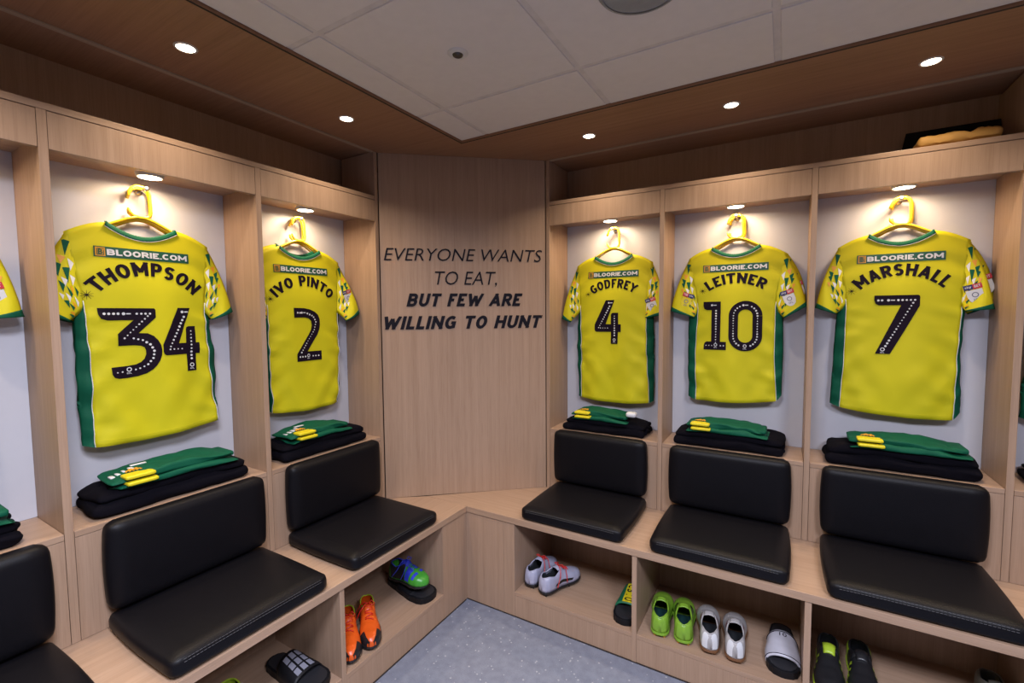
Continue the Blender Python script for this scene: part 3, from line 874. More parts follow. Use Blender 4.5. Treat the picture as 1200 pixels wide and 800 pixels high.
            bd.add([fb(x, z) for x, z in ((-W_ * 1.15, 0.014), (0, 0.014), (0, 0.030), (-W_ * 1.15, 0.030))], [(0, 1, 2, 3)], 1)
            bd.add([fb(x, z) for x, z in ((0, 0.014), (W_ * 1.15, 0.014), (W_ * 1.15, 0.030), (0, 0.030))], [(0, 1, 2, 3)], 2)
            for k in range(14):
                a0, a1 = 2 * PI * k / 14, 2 * PI * (k + 1) / 14
                bd.add([fb(rr * math.cos(aa), -0.004 + rr * math.sin(aa), 0.0026) for rr, aa in ((.0085, a0), (.0085, a1), (.0058, a1), (.0058, a0))], [(0, 1, 2, 3)], 4)
            for s_, bx0, bx1, bz0, bz1, mi in (('EFL', -.007, .007, -.023, -.016, 4), ('sky', -.019, -.003, .0175, .027, 0), ('BET', .003, .019, .0185, .0265, 0)):
                vs, fs = glyphs(s_, 0.01)
                sx = 1 if sg > 0 else 1
                bd.add([fb(lerp(bx0, bx1, a_), lerp(bz0, bz1, b_), 0.0027) for a_, b_ in vs], fs, mi)
            bd.build('sleeve_badge', [WPRINT, NPRINT, RPRINT, YPRINT, simple('badge_grey', (0.16, 0.16, 0.22), 0.5)], r, fix=False)
    if plain:
        return tag(r, label, 'shirt', group)
    def sp_(x, z, off=0.0016): return (x, S.y(x, z) - off, z)
    # sponsor strip
    sb = MB(); x0, x1, zz0, zz1 = -0.139, 0.137, -0.117, -0.082
    rows = [[sp_(lerp(x0, x1, i / 30), lerp(zz1, zz0, j / 4)) for i in range(31)] for j in range(5)]
    sb.grid(rows, 0)
    rows = [[sp_(lerp(x0 + .004, x0 + .030, i / 4), lerp(zz1 - .003, zz0 + .003, j / 3), 0.0021) for i in range(5)] for j in range(4)]
    sb.grid(rows, 1)
    vs, fs = glyphs('B', 0.03)
    sb.add([sp_(lerp(x0 + .0115, x0 + .0235, a), lerp(zz0 + .009, zz1 - .009, b), 0.0026) for a, b in vs], fs, 2)
    for (bx0, bx1, bz0, bz1) in ((.008, .027, .0265, .0285), (.008, .010, .008, .0265), (.025, .027, .0065, .0225), (.008, .025, .0065, .0085)):
        sb.add([sp_(x0 + a, zz0 + b, 0.0026) for a, b in ((bx0, bz0), (bx1, bz0), (bx1, bz1), (bx0, bz1))], [(0, 1, 2, 3)], 2)
    spo = sb.build('sponsor_strip', [GREENP, OPRINT, GREENP], r, smooth=True, fix=False)
    m = MB()
    for qd in heavy('BLOORIE.COM', .25, .10, 1.35)[0]: m.add([sp_(lerp(x0 + .034, x1 - .005, a), lerp(zz0 + .0075, zz1 - .0075, b), 0.0030) for a, b in qd], [(0, 1, 2, 3)])
    m.build('sponsor_text', WPRINT, spo, fix=False)
    # curved player name
    Rb = 0.18 if namew > 0.24 else 0.20
    nm = MB(); half = namew / 2
    def bend(a, b, off=0.0024):
        ang = (lerp(-half, half, a)) / Rb; rr = Rb + b * 0.048
        return sp_(0.004 + rr * math.sin(ang), -0.172 - Rb + rr * math.cos(ang), off)
    # split long triangles by bending per vertex (glyphs are small)
    for word in heavy(name, .205, .12, .90)[1]:
        nm = MB()
        for qd in word: nm.add([bend(a, b) for a, b in qd], [(0, 1, 2, 3)])
        nm.build('player_name', BPRINT, r, fix=False)
    # small bird-like emblem left of the name
    em = MB()
    ang = (-half - 0.021) / Rb
    ex, ez = 0.004 + (Rb + .02) * math.sin(ang), -0.172 - Rb + (Rb + .02) * math.cos(ang)
    for k in range(5):
        a = k * PI / 5 + 0.3
        em.add([sp_(ex + p * math.cos(a) * .018 + q * math.sin(a) * 0.0009, ez + p * math.sin(a) * .016 - q * math.cos(a) * .0009, 0.0026) for p, q in ((-1, -.4), (-.1, -1), (1, -.3), (1, .3), (.1, 1), (-1, .4))], [tuple(range(6))])
    em.build('name_emblem', BPRINT, r, fix=False)
    # number with dots
    for (d, box) in number:
        nb = MB()
        geo, dots, foot, head = digit_geo(d, box)
        nb.add([sp_(x, z, 0.0028) for x, z in geo[0]], geo[1])
        no = nb.build('player_number', BPRINT, r, smooth=False, fix=False)
        db = MB()
        for k, (x, z) in enumerate(dots):
            rd = (0.0042, 0.0036, 0.0029, 0.0024, 0.0032)[(k // 4) % 5]
            n = 10
            db.add([sp_(x + rd * math.cos(2 * PI * i / n), z + rd * math.sin(2 * PI * i / n), 0.0040) for i in range(n)], [tuple(range(n))])
        px, pz = foot
        for i in range(12):
            a0, a1 = 2 * PI * i / 12, 2 * PI * (i + 1) / 12
            db.add([sp_(px + rr * math.cos(aa), pz + .004 + rr * math.sin(aa), 0.0042) for rr, aa in ((.0078, a0), (.0078, a1), (.0048, a1), (.0048, a0))], [(0, 1, 2, 3)])
        vs, fs = glyphs('EFL', 0.01)
        db.add([sp_(px - .007 + a * .014, pz - .0115 + b * .0052, 0.0042) for a, b in vs], fs)
        hx, hz = head
        n = 8
        db.add([sp_(hx - .009 + .005 * math.cos(2 * PI * i / n), hz + .005 * math.sin(2 * PI * i / n), 0.0042) for i in range(n)], [tuple(range(n))])
        db.add([sp_(hx - .002 + a * .013, hz - .002 + b * .004, 0.0042) for a, b in ((0, 0), (1, 0), (1, 1), (0, 1))], [(0, 1, 2, 3)])
        db.build('number_dots', WPRINT, no, fix=False)
    return tag(r, label, 'shirt', group)

SG = 'football shirts hanging in the lockers'
PS = {
 34: dict(yL=(-.170, -.163, -.166), gL=(-.192, -.197, -.193), yR=(.184, .193, .214), gR=(.205, .222, .219), hem=(-.741, -.728), gh=(.010, .012),
          sleeve=(((-.283, -.285), (-.205, -.325), -.004), ((.284, -.284), (.207, -.326), -.008)), badge=(0, 0)),
 2: dict(yL=(-.170, -.170, -.166), gL=(-.190, -.180, -.172), yR=(.192, .193, .178), gR=(.214, .201, .196), hem=(-.741, -.748), gh=(.010, .024),
         sleeve=(((-.275, -.285), (-.180, -.325), -.006), ((.286, -.286), (.205, -.335), -.050)), badge=(0, 1), bpos=(.50, .62)),
 4: dict(yL=(-.184, -.180, -.182), gL=(-.204, -.212, -.203), yR=(.178, .180, .195), gR=(.212, .216, .217), hem=(-.776, -.777), gh=(.004, .012),
         sleeve=(((-.286, -.318), (-.235, -.352), -.020), ((.284, -.300), (.175, -.330), -.012)), badge=(0, 1), bpos=(.62, .42)),
 10: dict(yL=(-.160, -.169, -.163), gL=(-.205, -.206, -.200), yR=(.168, .168, .182), gR=(.198, .203, .200), hem=(-.736, -.714), gh=(.014, .026),
          sleeve=(((-.284, -.286), (-.175, -.330), -.012), ((.284, -.272), (.200, -.334), -.008)), badge=(2, 1), bpos=(.58, .48)),
 7: dict(yL=(-.170, -.172, -.182), gL=(-.200, -.208, -.215), yR=(.190, .184, .182), gR=(.204, .198, .206), hem=(-.723, -.741), gh=(.012, .030),
         sleeve=(((-.276, -.284), (-.205, -.322), -.010), ((.272, -.296), (.195, -.314), -.022)), badge=(0, 1), bpos=(.58, .45)),
}
def PB(dx=0): return dict(bulge=.020, yL=(-.175, -.175, -.175), gL=(-.195, -.19, -.19), yR=(.178, .178, .178), gR=(.195, .19, .19), hem=(-.70, -.70), gh=(.01, .01),
         sleeve=(((-.270, -.285), (-.19, -.325), 0), ((.278, -.270), (.205, -.322), 0)), badge=(0, 1), bpos=(.60, .74))
ZSH = 1.748
shirt('L', 1.061, .604, ZSH + .003, PS[34], 1.3, 'yellow and green football shirt number 34 in the second bay left of the corner', [('3', (-.141, -.523, .032, -.285)), ('4', (.036, -.519, .158, -.283))], 'THOMPSON', .315, SG)
shirt('L', 0.452, .604, ZSH - .002, PS[2], 2.9, 'yellow and green football shirt number 2 in the first bay left of the corner', [('2', (-.056, -.522, .083, -.274))], 'IVO PINTO', .300, SG)
shirt('R', 0.549, .604, ZSH - .005, PS[4], 4.1, 'yellow and green football shirt number 4 in the first bay right of the corner', [('4', (-.098, -.471, .048, -.237))], 'GODFREY', .235, SG)
shirt('R', 1.137, .604, ZSH - .004, PS[10], 5.7, 'yellow and green football shirt number 10 in the second bay right of the corner', [('1', (-.134, -.487, -.031, -.257)), ('0', (-.022, -.490, .118, -.256))], 'LEITNER', .240, SG)
shirt('R', 1.734, .604, ZSH + .001, PS[7], 7.2, 'yellow and green football shirt number 7 in the third bay right of the corner', [('7', (-.078, -.488, .065, -.250))], 'MARSHALL', .285, SG)
BG = 'plain shirts hanging behind the front ones'
shirt('L', 1.055, .640, ZSH - .004, PB(), 8.2, 'second yellow shirt hanging at the rear of the second bay left of the corner', group=BG)
shirt('L', 0.446, .640, ZSH + .010, PB(), 3.2, 'second yellow shirt hanging at the rear of the first bay left of the corner', group=BG)
shirt('R', 1.143, .640, ZSH - .004, PB(), 6.2, 'second yellow shirt hanging at the rear of the second bay right of the corner', group=BG)
shirt('R', 1.745, .640, ZSH - .004, PB(), 9.1, 'second yellow shirt hanging at the rear of the third bay right of the corner', group=BG)
P3 = dict(PS[7]); P3['badge'] = (0, 1)
shirt('L', UL + 2.5 * WL, .610, ZSH, P3, 0.4, 'yellow shirt sleeve with green cuff at the left edge', group=SG)
shirt('R', UR + 3.5 * WR - .01, .610, ZSH, P3, 1.4, 'green and yellow shirt edge at the far right of the photo', group=SG)

# ------------------------------------------------------------------ hangers
def hanger(side, uc, v, z0, label, tilt=0.0):
    r = empty('clothes_hanger', at(side, uc, v, z0), rot(side))
    m = MB()
    pts = [(-.190, 0, -.052), (-.10, 0, -.012), (-.04, 0, .020), (-.012, 0, .029), (.012, 0, .029), (.04, 0, .020), (.10, 0, -.012), (.190, 0, -.052)]
    m.tube(pts, 0.0052, 10); m.tube([(p[0] * .93, 0.007, p[2] - .006) for p in pts], 0.0035, 8)
    m.build('arms', HANG, r, smooth=True)
    hk = [(-.034, tilt, .058), (-.033, tilt, .045), (-.022, 0, .034), (-.004, 0, .030), (.016, 0, .031), (.027, 0, .038), (.0300, 0, .052), (.0295, 0, .085), (.0285, 0, .112), (.023, 0, .128), (.010, 0, .1365),
          (-.008, 0, .1365), (-.022, 0, .129), (-.031, 0, .113), (-.036, 0, .096)]
    m = MB().tube(hk, 0.0050, 10); m.build('hook', HANG, r, smooth=True)
    return tag(r, label, 'hanger', 'yellow hangers on the pegs')
BN = {'34': 'second bay left of the corner', '2': 'first bay left of the corner', '4': 'first bay right of the corner', '10': 'second bay right of the corner', '7': 'third bay right of the corner'}
# peg top at z 1.886; hanger hook rests on it
for side, uc, n in (('L', 1.061, '34'), ('L', .452, '2'), ('R', .549, '4'), ('R', 1.137, '10'), ('R', 1.734, '7')):
    hanger(side, uc, .605, ZSH + .005, 'yellow plastic hanger holding the front shirt in the %s' % BN[n])
for side, uc, n in (('L', 1.050, '34'), ('L', .440, '2'), ('R', 1.143, '10'), ('R', 1.745, '7')):
    hanger(side, uc, .640, ZSH + .006, 'rear yellow plastic hanger in the %s' % BN[n])
hanger('L', UL + 2.5 * WL, .610, ZSH + .003, 'yellow hanger in the bay cut by the left edge')

# ------------------------------------------------------------------ folded clothes
def slab(cx, cy, z0, w, d, h, seed, r=0.02, droop=0.0, amp=0.010):
    def fn(q, c):
        n1 = noise.noise(Vector((q.x * 9 + seed, q.y * 11, q.z * 9))); n2 = noise.noise(Vector((q.x * 28 + seed, q.y * 30, q.z * 40)))
        up_ = (q.z - z0) / h
        q.z += (n1 * amp * 1.2 + n2 * amp * .5) * max(0, up_)
        q.x += n1 * amp * 1.4 * (1 if abs(c.x) > .7 else .2)
        q.y += n2 * amp * .8 + n1 * amp * .5
        q.z -= droop * (abs(c.x) ** 2.5) * up_
        q.z = max(q.z, z0 + 0.0003)
        return q
    return MB().rbox(cx, cy, z0 + h / 2, w, d, h, r=r, n=16, fn=fn)
def pile(side, uc, seed, where, W=.455, x0=0, gx0=-.16, gx1=.17, h=.088, socks=True, white=False, y0=.440, flip=1):
    z = HC + .0002
    r = empty('folded_tracksuit', at(side, uc, 0, z), rot(side))
    d = .185
    l1 = slab(x0, y0 + d / 2, 0.0, W, d, h * .5, seed, r=h * .24, droop=.006); l1.build('lower_layer', BLACKC, r, smooth=True)
    l2 = slab(x0 + .004, y0 + .008 + d / 2, h * .40, W * .965, d * .95, h * .5, seed + 3, r=h * .24, droop=.020); l2.build('upper_layer', BLACKC, r, smooth=True)
    # ragged gathered end on the right
    for k in range(4):
        yy = y0 + .05 + k * .028
        MB().rbox(x0 + W / 2 - .014, yy, .018 + .011 * k, .034, .022, .020, r=.009, n=4).build('gathered_cuff', BLACKC, r, smooth=True)
    tag(r, 'folded black training clothes in the %s' % where, 'folded clothes', 'folded black clothes on the shelves')
    if not socks: return
    g = empty('folded_green_kit', at(side, uc, 0, z + h * .83), rot(side))
    gw = gx1 - gx0; gc = (gx0 + gx1) / 2; gd = .150; gy = y0 - .004 + gd / 2
    def top_z(x): return 0.0
    lo = slab(gc + .012, gy + .004, -.006, gw * 1.0, gd, .023, seed + 5, r=.0105, amp=.009, droop=.020); lo.build('lower_fold', GREEN, g, smooth=True)
    hi = slab(gc - .004, gy + .010, .012, gw * .95, gd * .93, .028, seed + 7, r=.012, amp=.010, droop=.018); hi.build('upper_fold', GREEN, g, smooth=True)
    # folded tail at the other end
    MB().rbox(gx1 - .022, gy + .012, .018, .055, gd * .8, .020, r=.009, n=6).build('tail_fold', GREEN, g, smooth=True)
    # yellow band round the front of the fold
    bx0 = gx0 + .030 * flip
    yb = MB()
    yb.rbox(bx0 + .042, gy - gd * .5 + .016, .0315, .082, .050, .0125, r=.005, n=6)
    yb.rbox(bx0 + .046, gy - gd * .5 + .010, .0115, .084, .046, .0125, r=.005, n=6)
    yb.build('yellow_band', YPRINT, g, smooth=True)
    # little yellow crest and maker letters printed above the band
    em = MB(); zz = .0425
    for dx_, dy_, w_, d_ in ((.030, .050, .020, .007), (.040, .056, .026, .006), (.052, .050, .016, .007), (.036, .064, .010, .006), (.052, .063, .009, .006)):
        em.rbox(bx0 + dx_, gy - gd * .5 + dy_, zz - .001, w_, d_, .003, r=.0012, n=2)
    for k in range(5): em.rbox(bx0 + .018 + k * .010, gy - gd * .5 + .041, zz - .0012, .006, .005, .003, r=.001, n=2)
    em.build('crest_print', OPRINT, g)
    if white:
        wp = MB()
        for k in range(4): wp.rbox(gx0 + .020 + k * .018, gy - gd * .5 + .072 + k * .003, (.038 - .004 * (3 - k)), .014, .026, .006, r=.002, n=2)
        if flip: wp.rbox(gx0 + .102, gy + .028, .042, .045, .014, .004, r=.0015, n=2)
        wp.build('white_print', WPRINT, g, smooth=True)
    tag(g, 'folded green kit with yellow band in the %s' % where, 'folded kit', 'folded green kit on the black clothes')
pile('L', 1.046, 1.0, 'second bay left of the corner', W=.475, gx0=-.190, gx1=.185, h=.098, white=True)
pile('L', .4455, 2.0, 'first bay left of the corner', W=.450, gx0=-.190, gx1=.120, h=.098, white=True)
pile('R', .540, 3.0, 'first bay right of the corner', W=.440, gx0=-.175, gx1=.120, h=.084)
pile('R', 1.130, 4.0, 'second bay right of the corner', W=.460, x0=-.005, gx0=-.185, gx1=.150, h=.092)
pile('R', 1.734, 5.0, 'third bay right of the corner', W=.470, gx0=-.165, gx1=.195, h=.104)
pile('L', UL + 2.5 * WL, 6.0, 'bay cut by the left edge', W=.45, x0=-.01, gx0=-.18, gx1=.19, h=.090, white=True)
pile('R', UR + 3.5 * WR, 7.0, 'bay cut by the right edge', W=.45, gx0=-.16, gx1=.17, h=.084, socks=False)
# white ball of socks on the number 4 pile
ws = MB().rbox(0, 0, 0, .052, .040, .026, r=.012, n=6).build('rolled_sock', WPRINT, smooth=True)
ws.location = (.540 + .150, .470, HC + .112); tag(ws, 'small white rolled sock on the pile under shirt number 4', 'sock')

# ------------------------------------------------------------------ football boots
def boot(loc, rz, label, c, Lg=.262, group='football boots in the cubbies', laces=None, stripes=None, toe=None, heel=None, collar=None, squish=1.0):
    """toe towards local +y, heel at y=0"""
    r = empty('football_boot', loc, rz)
    W = [(0, .008), (.012, .018), (.035, .026), (.10, .033), (.22, .034), (.40, .032), (.55, .038), (.70, .045), (.82, .043), (.92, .033), (.98, .018), (1, .006)]
    Hh = [(0, .050), (.04, .064), (.12, .068), (.25, .060), (.36, .070), (.44, .080), (.55, .066), (.70, .052), (.85, .042), (.95, .033), (1, .020)]
    def ip(tab, t):
        for (a, x), (b, y) in zip(tab, tab[1:]):
            if t <= b: k = (t - a) / (b - a); return lerp(x, y, k * k * (3 - 2 * k) * .5 + k * .5)
        return tab[-1][1]
    zb = .020; NT = 52; NQ = 8
    def xr(t):
        k = (t - .245) / .215
        if abs(k) >= 1: return 0
        return .86 * ip(W, .22) * (1 - k * k) ** .5
    def sect(t, k=1.0, inner=False):
        w = ip(W, t) * k * squish; h = ip(Hh, t) * (1 if not inner else 1); x_ = min(xr(t) * squish, w); row = []
        for sgn in (-1, 1):
            half = []
            for i in range(NQ + 1):
                q = i / NQ * PI / 2
                bulge = 1 + .06 * math.sin(q * 2)
                x = x_ + (w - x_) * math.cos(q) ** .75
                z = zb + (h - 0) * math.sin(q) ** .85
                half.append((sgn * min(x * bulge, w * 1.05), t * Lg, z))
            row.append(half)
        return row
    ts = sorted(set([round(i / NT, 5) for i in range(NT + 1)] + [round(.245 - .21499 * math.cos(PI * i / 20), 5) for i in range(21)]))
    up_ = MB()
    for sg in (0, 1):
        up_.grid([sect(t)[sg] for t in ts])
    # close the bottom
    up_.grid([[sect(t)[0][0], sect(t)[1][0]] for t in ts])
    a, b = sect(0); up_.add(a + b[::-1], [tuple(range(2 * NQ + 2))])
    a, b = sect(1); up_.add(a + b[::-1], [tuple(range(2 * NQ + 2))])
    o = up_.build('upper', c['upper'], r, smooth=True)
    md = o.modifiers.new('t', 'SOLIDIFY'); md.thickness = .003; md.offset = -1
    # lining
    li = MB(); tl = sorted([.245 - .2149 * math.cos(PI * i / 20) for i in range(21)] + [.48, .52, .58, .63])
    def sect2(t):
        row = sect(t, .93); out = []
        for half in row: out.append([(x * .97, y, max(.024, z - .0035)) for x, y, z in half])
        return out
    for sg in (0, 1): li.grid([sect2(t)[sg] for t in tl])
    li.grid([[sect2(t)[0][0], sect2(t)[1][0]] for t in tl])
    li.build('lining', c.get('lining', DARK), r, smooth=True)
    # collar rim
    rim = [];
    for t in [.245 - .2149 * math.cos(PI * i / 20) for i in range(21)]:
        h = sect(t); rim.append(h[0][-1])
    for t in [.245 - .2149 * math.cos(PI * (19 - i) / 20) for i in range(19)]:
        h = sect(t); rim.append(h[1][-1])
    MB().tube(rim, .0028, 6, closed=True).build('collar', c.get('collar', c['upper']), r, smooth=True)
    # tongue
    tg = MB(); rows = []
    for j in range(7):
        t = .52 - .16 * j / 6
        zc = zb + ip(Hh, t) + .003 + .010 * (j / 6) ** 2
        rows.append([((-1 + 2 * i / 6) * (.016 + .004 * j / 6) * squish, t * Lg, zc - .006 * (abs(-1 + 2 * i / 6) ** 2)) for i in range(7)])
    tg.grid(rows); o = tg.build('tongue', c.get('tongue', c['upper']), r, smooth=True, fix=False)
    md = o.modifiers.new('t', 'SOLIDIFY'); md.thickness = .004; md.offset = 0
    # sole plate
    out = []; t_all = ts; ts = [.5 - .5 * math.cos(PI * i / 30) for i in range(31)]
    for t in ts: out.append((-(ip(W, t) * 1.06 * squish + .001), t * Lg * 1.01 - .002))
    for t in ts[::-1]: out.append(((ip(W, t) * 1.06 * squish + .001), t * Lg * 1.01 - .002))
    MB().prism(out, .012, .0225).build('sole', c['sole'], r, bevel=.002)
    st = MB()
    for t, x in ((.06, -.018), (.06, .018), (.2, -.02), (.2, .02), (.62, -.03), (.62, .03), (.76, -.030), (.76, .030), (.90, -.014), (.90, .014)):
        st.tube([(x * squish, t * Lg, .013), (x * squish, t * Lg, .0003)], [.0065, .0045], 8)
    st.build('studs', c.get('stud', c['sole']), r, smooth=False)
    if laces:
        lc = MB()
        for k in range(5):
            t = .46 + .045 * k; z = zb + ip(Hh, t) + .0035
            sgn = 1 if k % 2 else -1
            lc.tube([(-.017 * sgn * squish, t * Lg, z - .004), (-.006 * sgn, (t + .008) * Lg, z + .001), (.006 * sgn, (t + .018) * Lg, z), (.017 * sgn * squish, (t + .03) * Lg, z - .006)], .0017, 6)
        t = .44; z = zb + ip(Hh, t) + .008
        lc.tube([(0, t * Lg, z), (.014, t * Lg - .008, z + .006), (.030, t * Lg - .012, z - .006), (.040, t * Lg - .022, z - .030), (.046, t * Lg - .040, z - .056), (.050, t * Lg - .052, z - .070)], .0018, 6)
        lc.tube([(0, t * Lg, z), (.016, t * Lg + .014, z + .004), (.034, t * Lg + .020, z - .014), (.044, t * Lg + .016, z - .040), (.056, t * Lg + .008, z - .064)], .0018, 6)
        lc.tube([(0, t * Lg, z), (-.016, t * Lg - .006, z + .008), (-.026, t * Lg + .008, z + .001), (-.012, t * Lg + .014, z + .002), (0, t * Lg, z)], .0018, 6)
        lc.build('laces', laces, r, smooth=True)
    def patch(t0, t1, q0, q1, sg, slope=0.0, n=8, off=.0012):
        rows = []
        for i in range(n + 1):
            t = lerp(t0, t1, i / n); row = []
            for j in range(5):
                q = lerp(q0, q1, j / 4); tt = min(.995, max(0.0, t + slope * q))
                w = ip(W, tt) * squish; x_ = min(xr(tt) * squish, w); ang = q * PI / 2
                x = min((x_ + (w - x_) * math.cos(ang) ** .75) * (1 + .06 * math.sin(ang * 2)), w * 1.05) + off
                z = zb + ip(Hh, tt) * math.sin(ang) ** .85 + off
                row.append((sg * x, tt * Lg, z))
            rows.append(row)
        return rows
    if stripes:
        for sg in (-1, 1):
            for (t0, t1, q0, q1, sl_) in stripes[1]: MB().grid(patch(t0, t1, q0, q1, sg, sl_)).build('side_stripe', stripes[0], r, smooth=True, fix=False)
    if toe:
        sm = MB()
        for sg in (-1, 1): sm.grid(patch(toe[1], .995, 0.0, toe[2], sg, 0))
        sm.build('toe_cap', toe[0], r, smooth=True, fix=False)
    if heel:
        sm = MB()
        for sg in (-1, 1): sm.grid(patch(.0, heel[1], 0.05, .9, sg, 0))
        sm.build('heel_panel', heel[0], r, smooth=True, fix=False)
    return tag(r, label, 'football boot', group)

def C(name, col, **k): return simple(name, col, k.pop('rough', .35), **k)
LIME = C('lime_synthetic', (.19, .36, .03)); SILV = C('silver_white_synthetic', (.38, .36, .36)); LAV = C('lavender_white_synthetic', (.38, .38, .50))
ORG = C('orange_synthetic', (.66, .09, .008)); RED = C('red_lace', (.6, .015, .012)); BLK = C('black_synthetic', (.012, .012, .014)); BLUE = C('blue_synthetic', (.03, .05, .55))
GRN = C('bright_green_synthetic', (.05, .30, .03)); NEON = C('neon_yellow_synthetic', (.36, .50, .03)); BURG = C('burgundy_print', (.25, .01, .04)); BROWN = C('brown_stud', (.16, .07, .03))
z = HBASE + .0003
R_ = lambda u, v: (u, v, z)
L_ = lambda u, v: (-v, -u, z)
# right wall cubby 1: white boots with red laces, heels out
boot(R_(.318, .060), math.radians(-3), 'white boot on the left of the pair with red laces', dict(upper=LAV, sole=BLK, collar=LAV), laces=RED, Lg=.25)
boot(R_(.396, .040), math.radians(-20), 'white boot with trailing red laces and black side flash', dict(upper=LAV, sole=BLK), laces=RED, stripes=(BLK, [(.20, .62, .12, .24, .28)]), Lg=.25)
# cubby 2: lime pair and silver pair, heels out
boot(R_(.936, .030), math.radians(8), 'lime green boot beside the cubby divider, leftmost of the lime pair', dict(upper=LIME, sole=LIME, stud=OPRINT, lining=C('teal_lining', (.015, .05, .05))), Lg=.26)
boot(R_(1.028, .032), math.radians(9), 'lime green boot next to the silver boots, right of the lime pair', dict(upper=LIME, sole=LIME, stud=OPRINT, lining=C('teal_lining', (.015, .05, .05))), stripes=(BLK, [(.42, .47, .3, .7, .1), (.50, .55, .3, .7, .1)]), Lg=.26)
boot(R_(1.125, .030), math.radians(9), 'silver white boot beside the lime pair, left of the silver pair', dict(upper=SILV, sole=BROWN, lining=DARK), stripes=(BURG, [(.30, .42, .35, .75, .05)]), heel=(WPRINT, .05), Lg=.26)
boot(R_(1.212, .030), math.radians(5), 'silver white boot nearer the white sandal, right of the silver pair', dict(upper=SILV, sole=BROWN, lining=DARK), stripes=(BURG, [(.30, .42, .35, .75, .05)]), heel=(WPRINT, .05), Lg=.26)
# cubby 3: black boots with lime stripes, toes out
STR = (NEON, [(.44, .48, .02, .55, .12), (.53, .57, .02, .50, .12), (.62, .66, .02, .42, .12)])
boot(R_(1.512, .270), math.radians(178), 'black boot with lime stripes beside the divider under shirt number 7', dict(upper=BLK, sole=NEON, tongue=NEON, lining=DARK, collar=BLK), stripes=STR, Lg=.27)
boot(R_(1.604, .285), math.radians(180), 'black boot with lime side stripes, right of its pair', dict(upper=BLK, sole=NEON, tongue=BLK, lining=DARK, collar=BLK), stripes=STR, heel=(NEON, .30), Lg=.27)
boot(R_(1.965, .330), math.radians(180), 'grey boot deep in the cubby at the bottom right edge', dict(upper=C('grey_synthetic', (.17,.17,.15)), sole=BLK), Lg=.26)
# left wall: orange pair, toes out
rr = -PI / 2
boot((-.222, -.452, z), math.radians(-127), 'bright orange boot with black toe beside the cubby divider', dict(upper=ORG, sole=BLK, lining=ORG, collar=NEON, tongue=ORG), laces=RED, toe=(BLK, .82, .7), stripes=(BLK, [(.60, .72, .0, .34, .16)]), Lg=.262, squish=.92)
boot((-.235, -.545, z), math.radians(-126), 'bright orange boot half hidden behind the cubby divider', dict(upper=ORG, sole=BLK, lining=ORG, collar=NEON, tongue=ORG), laces=RED, toe=(BLK, .82, .7), stripes=(BLK, [(.60, .72, .0, .34, .16)]), Lg=.262, squish=.92)
# ------------------------------------------------------------------ slide sandals
def slide(loc, rz, label, strap, stripe=None, Lg=.28, sole=BLKR, txt=None, checks=False, wide=1.0, hk=1.0, ta=.27, group='slide sandals in the cubbies'):
    """toe towards local -y (to the room), heel at +y"""
    r = empty('slide_sandal', loc, rz)
    W = [(0, .006), (.008, .018), (.03, .032), (.08, .045), (.15, .051), (.30, .054), (.5, .048), (.75, .040), (.92, .034), (.975, .022), (1, .006)]
    def ip(t):
        for (a, x), (b, y) in zip(W, W[1:]):
            if t <= b: return lerp(x, y, smooth01((t - a) / (b - a))) * wide
        return W[-1][1] * wide
    ts = [.5 - .5 * math.cos(PI * i / 30) for i in range(31)]
    out = [(-ip(t), t * Lg) for t in ts] + [(ip(t), t * Lg) for t in ts[::-1]]
    MB().prism(out, .0003, .026).build('sole', sole, r, bevel=.005)
    out = [(-ip(t) * .84, .008 + t * Lg * .94) for t in ts] + [(ip(t) * .84, .008 + t * Lg * .94) for t in ts[::-1]]
    MB().prism(out, .0255, .0285).build('footbed', simple('black_footbed', (.02, .02, .024), .35), r, bevel=.001)
    def arch(t, q, off=0.0):
        dt = ta - .27; t0_ = t; t = t + dt
        a = PI * (1 - q); w = ip(t) * 1.04 + off; h = (.040 + .028 * (t0_ - .27) / .36) * hk + off
        return (w * math.cos(a), t * Lg, .010 + h * math.sin(a) ** .7)
    rows = [[arch(.27 + .38 * j / 10, i / 20) for i in range(21)] for j in range(11)]
    o = MB().grid(rows).build('strap', strap, r, smooth=True, fix=False)
    md = o.modifiers.new('t', 'SOLIDIFY'); md.thickness = .006; md.offset = -1
    if stripe:
        rows = [[arch(.29 + .34 * j / 10, .36 + .30 * i / 8, .0012) for i in range(9)] for j in range(11)]
        MB().grid(rows).build('strap_print', stripe, o, smooth=True, fix=False)
    if stripe == YPRINT:
        m = MB()
        for k, s_ in enumerate('OTBC'):
            vs, fs = glyphs(s_, .02)
            m.add([arch(.31 + .078 * k + .06 * (1 - a), .40 + .22 * b, .0022) for a, b in vs], fs)
        m.build('strap_letters', BPRINT, o, fix=False)
    if txt:
        vs, fs = glyphs(txt, .0)
        MB().add([arch(.555 + .05 * b, .44 + .14 * a, .0022) for a, b in vs], fs).build('strap_number', BPRINT, o, fix=False)
        for tt in (.295, .625):
            MB().tube([arch(tt, i / 20, .001) for i in range(1, 20)], .0012, 5).build('strap_edge', BPRINT, o, smooth=True)
    if checks:
        m = MB()
        for i in range(3):
            for j in range(3):
                t0 = .30 + .11 * i; q0 = .30 + .14 * j
                rows = [[arch(t0 + .09 * a / 2, q0 + .10 * b / 2, .0014) for b in range(3)] for a in range(3)]
                m.grid(rows)
        m.build('strap_checks', simple('grey_print', (.22, .22, .27), .5), o, fix=False)
    return tag(r, label, 'sandal', group)
GRS = C('green_strap', (.004, .13, .06), rough=.45)
slide(R_(.785, .030), math.radians(3), 'black sandal with green and yellow strap beside the cubby divider', GRS, YPRINT, Lg=.30)
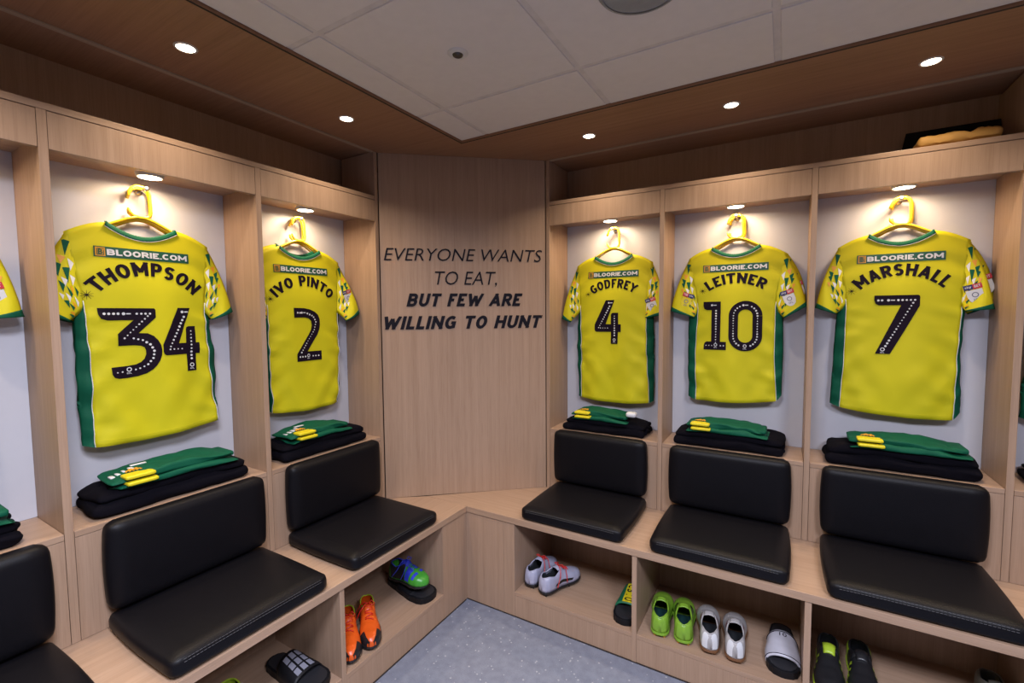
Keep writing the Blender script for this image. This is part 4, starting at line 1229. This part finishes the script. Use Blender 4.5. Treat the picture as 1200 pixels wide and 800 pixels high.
slide(R_(1.368, .045), math.radians(2), 'black sandal with white strap marked 10', C('white_strap', (.46, .45, .51), rough=.45), Lg=.29, txt='10', wide=1.06, ta=.17)
slide((-.022, -.246, z), PI / 2 + math.radians(-6), 'black sandal under the blue and green boot', BLKR, Lg=.29, wide=1.15, hk=.6)
slide((-.020, -.822, z), PI / 2 + math.radians(4), 'black sandal with white squares on its strap', BLKR, Lg=.28, checks=True, wide=1.1)
# blue and green boot resting on the sandal
boot((-.262, -.258, z + .0485), -PI / 2 + math.radians(4), 'blue and bright green boot resting on a black sandal', dict(upper=GRN, sole=BLK, tongue=BLUE, collar=BLUE, lining=DARK), laces=BLUE, heel=(BLK, .50), stripes=(BLUE, [(.50, .62, .1, .93, .06), (.68, .74, .35, .93, .06)]), Lg=.215)
boot((-.265, -1.03, z), -PI / 2 + math.radians(-6), 'lime boot low at the bottom edge beside the checked sandal', dict(upper=NEON, sole=BLK, tongue=BLK, lining=DARK), laces=WPRINT, Lg=.26)

# ------------------------------------------------------------------ things on the right top shelf
tr = empty('black_tray', (1.865, .60, ZT), 0)
m = MB(); m.box(-.150, .140, -.012, .012, 0, .006)
m.build('tray_base', BLKR, tr)
MB().add([(-.150, -.03, .0), (.140, -.03, .0), (.150, .035, .118), (-.122, .035, .118), (-.150, -.024, .0), (.140, -.024, .0), (.150, .040, .116), (-.122, .040, .116)],
         [(0, 1, 2, 3), (7, 6, 5, 4), (0, 4, 5, 1), (1, 5, 6, 2), (2, 6, 7, 3), (3, 7, 4, 0)]).build('tilted_board', BLKR, tr)
tag(tr, 'black board leaning on the top shelf at the upper right', 'board')
def crum(q, c):
    n1 = noise.noise(Vector((q.x * 22, q.y * 20, 3))); n2 = noise.noise(Vector((q.x * 55, q.y * 40, 7)))
    q.z += (n1 * .014 + n2 * .006) * (1 if c.z > -.5 else 0); q.z = max(q.z, ZT + .0006); return q
bib = MB().rbox(1.858, .490, ZT + .022, .225, .110, .042, r=.019, n=18, fn=crum).build('crumpled_bag', simple('orange_yellow_fabric', (.42, .22, .05), .7), smooth=True)
tag(bib, 'crumpled orange yellow cloth on the right top shelf', 'cloth')
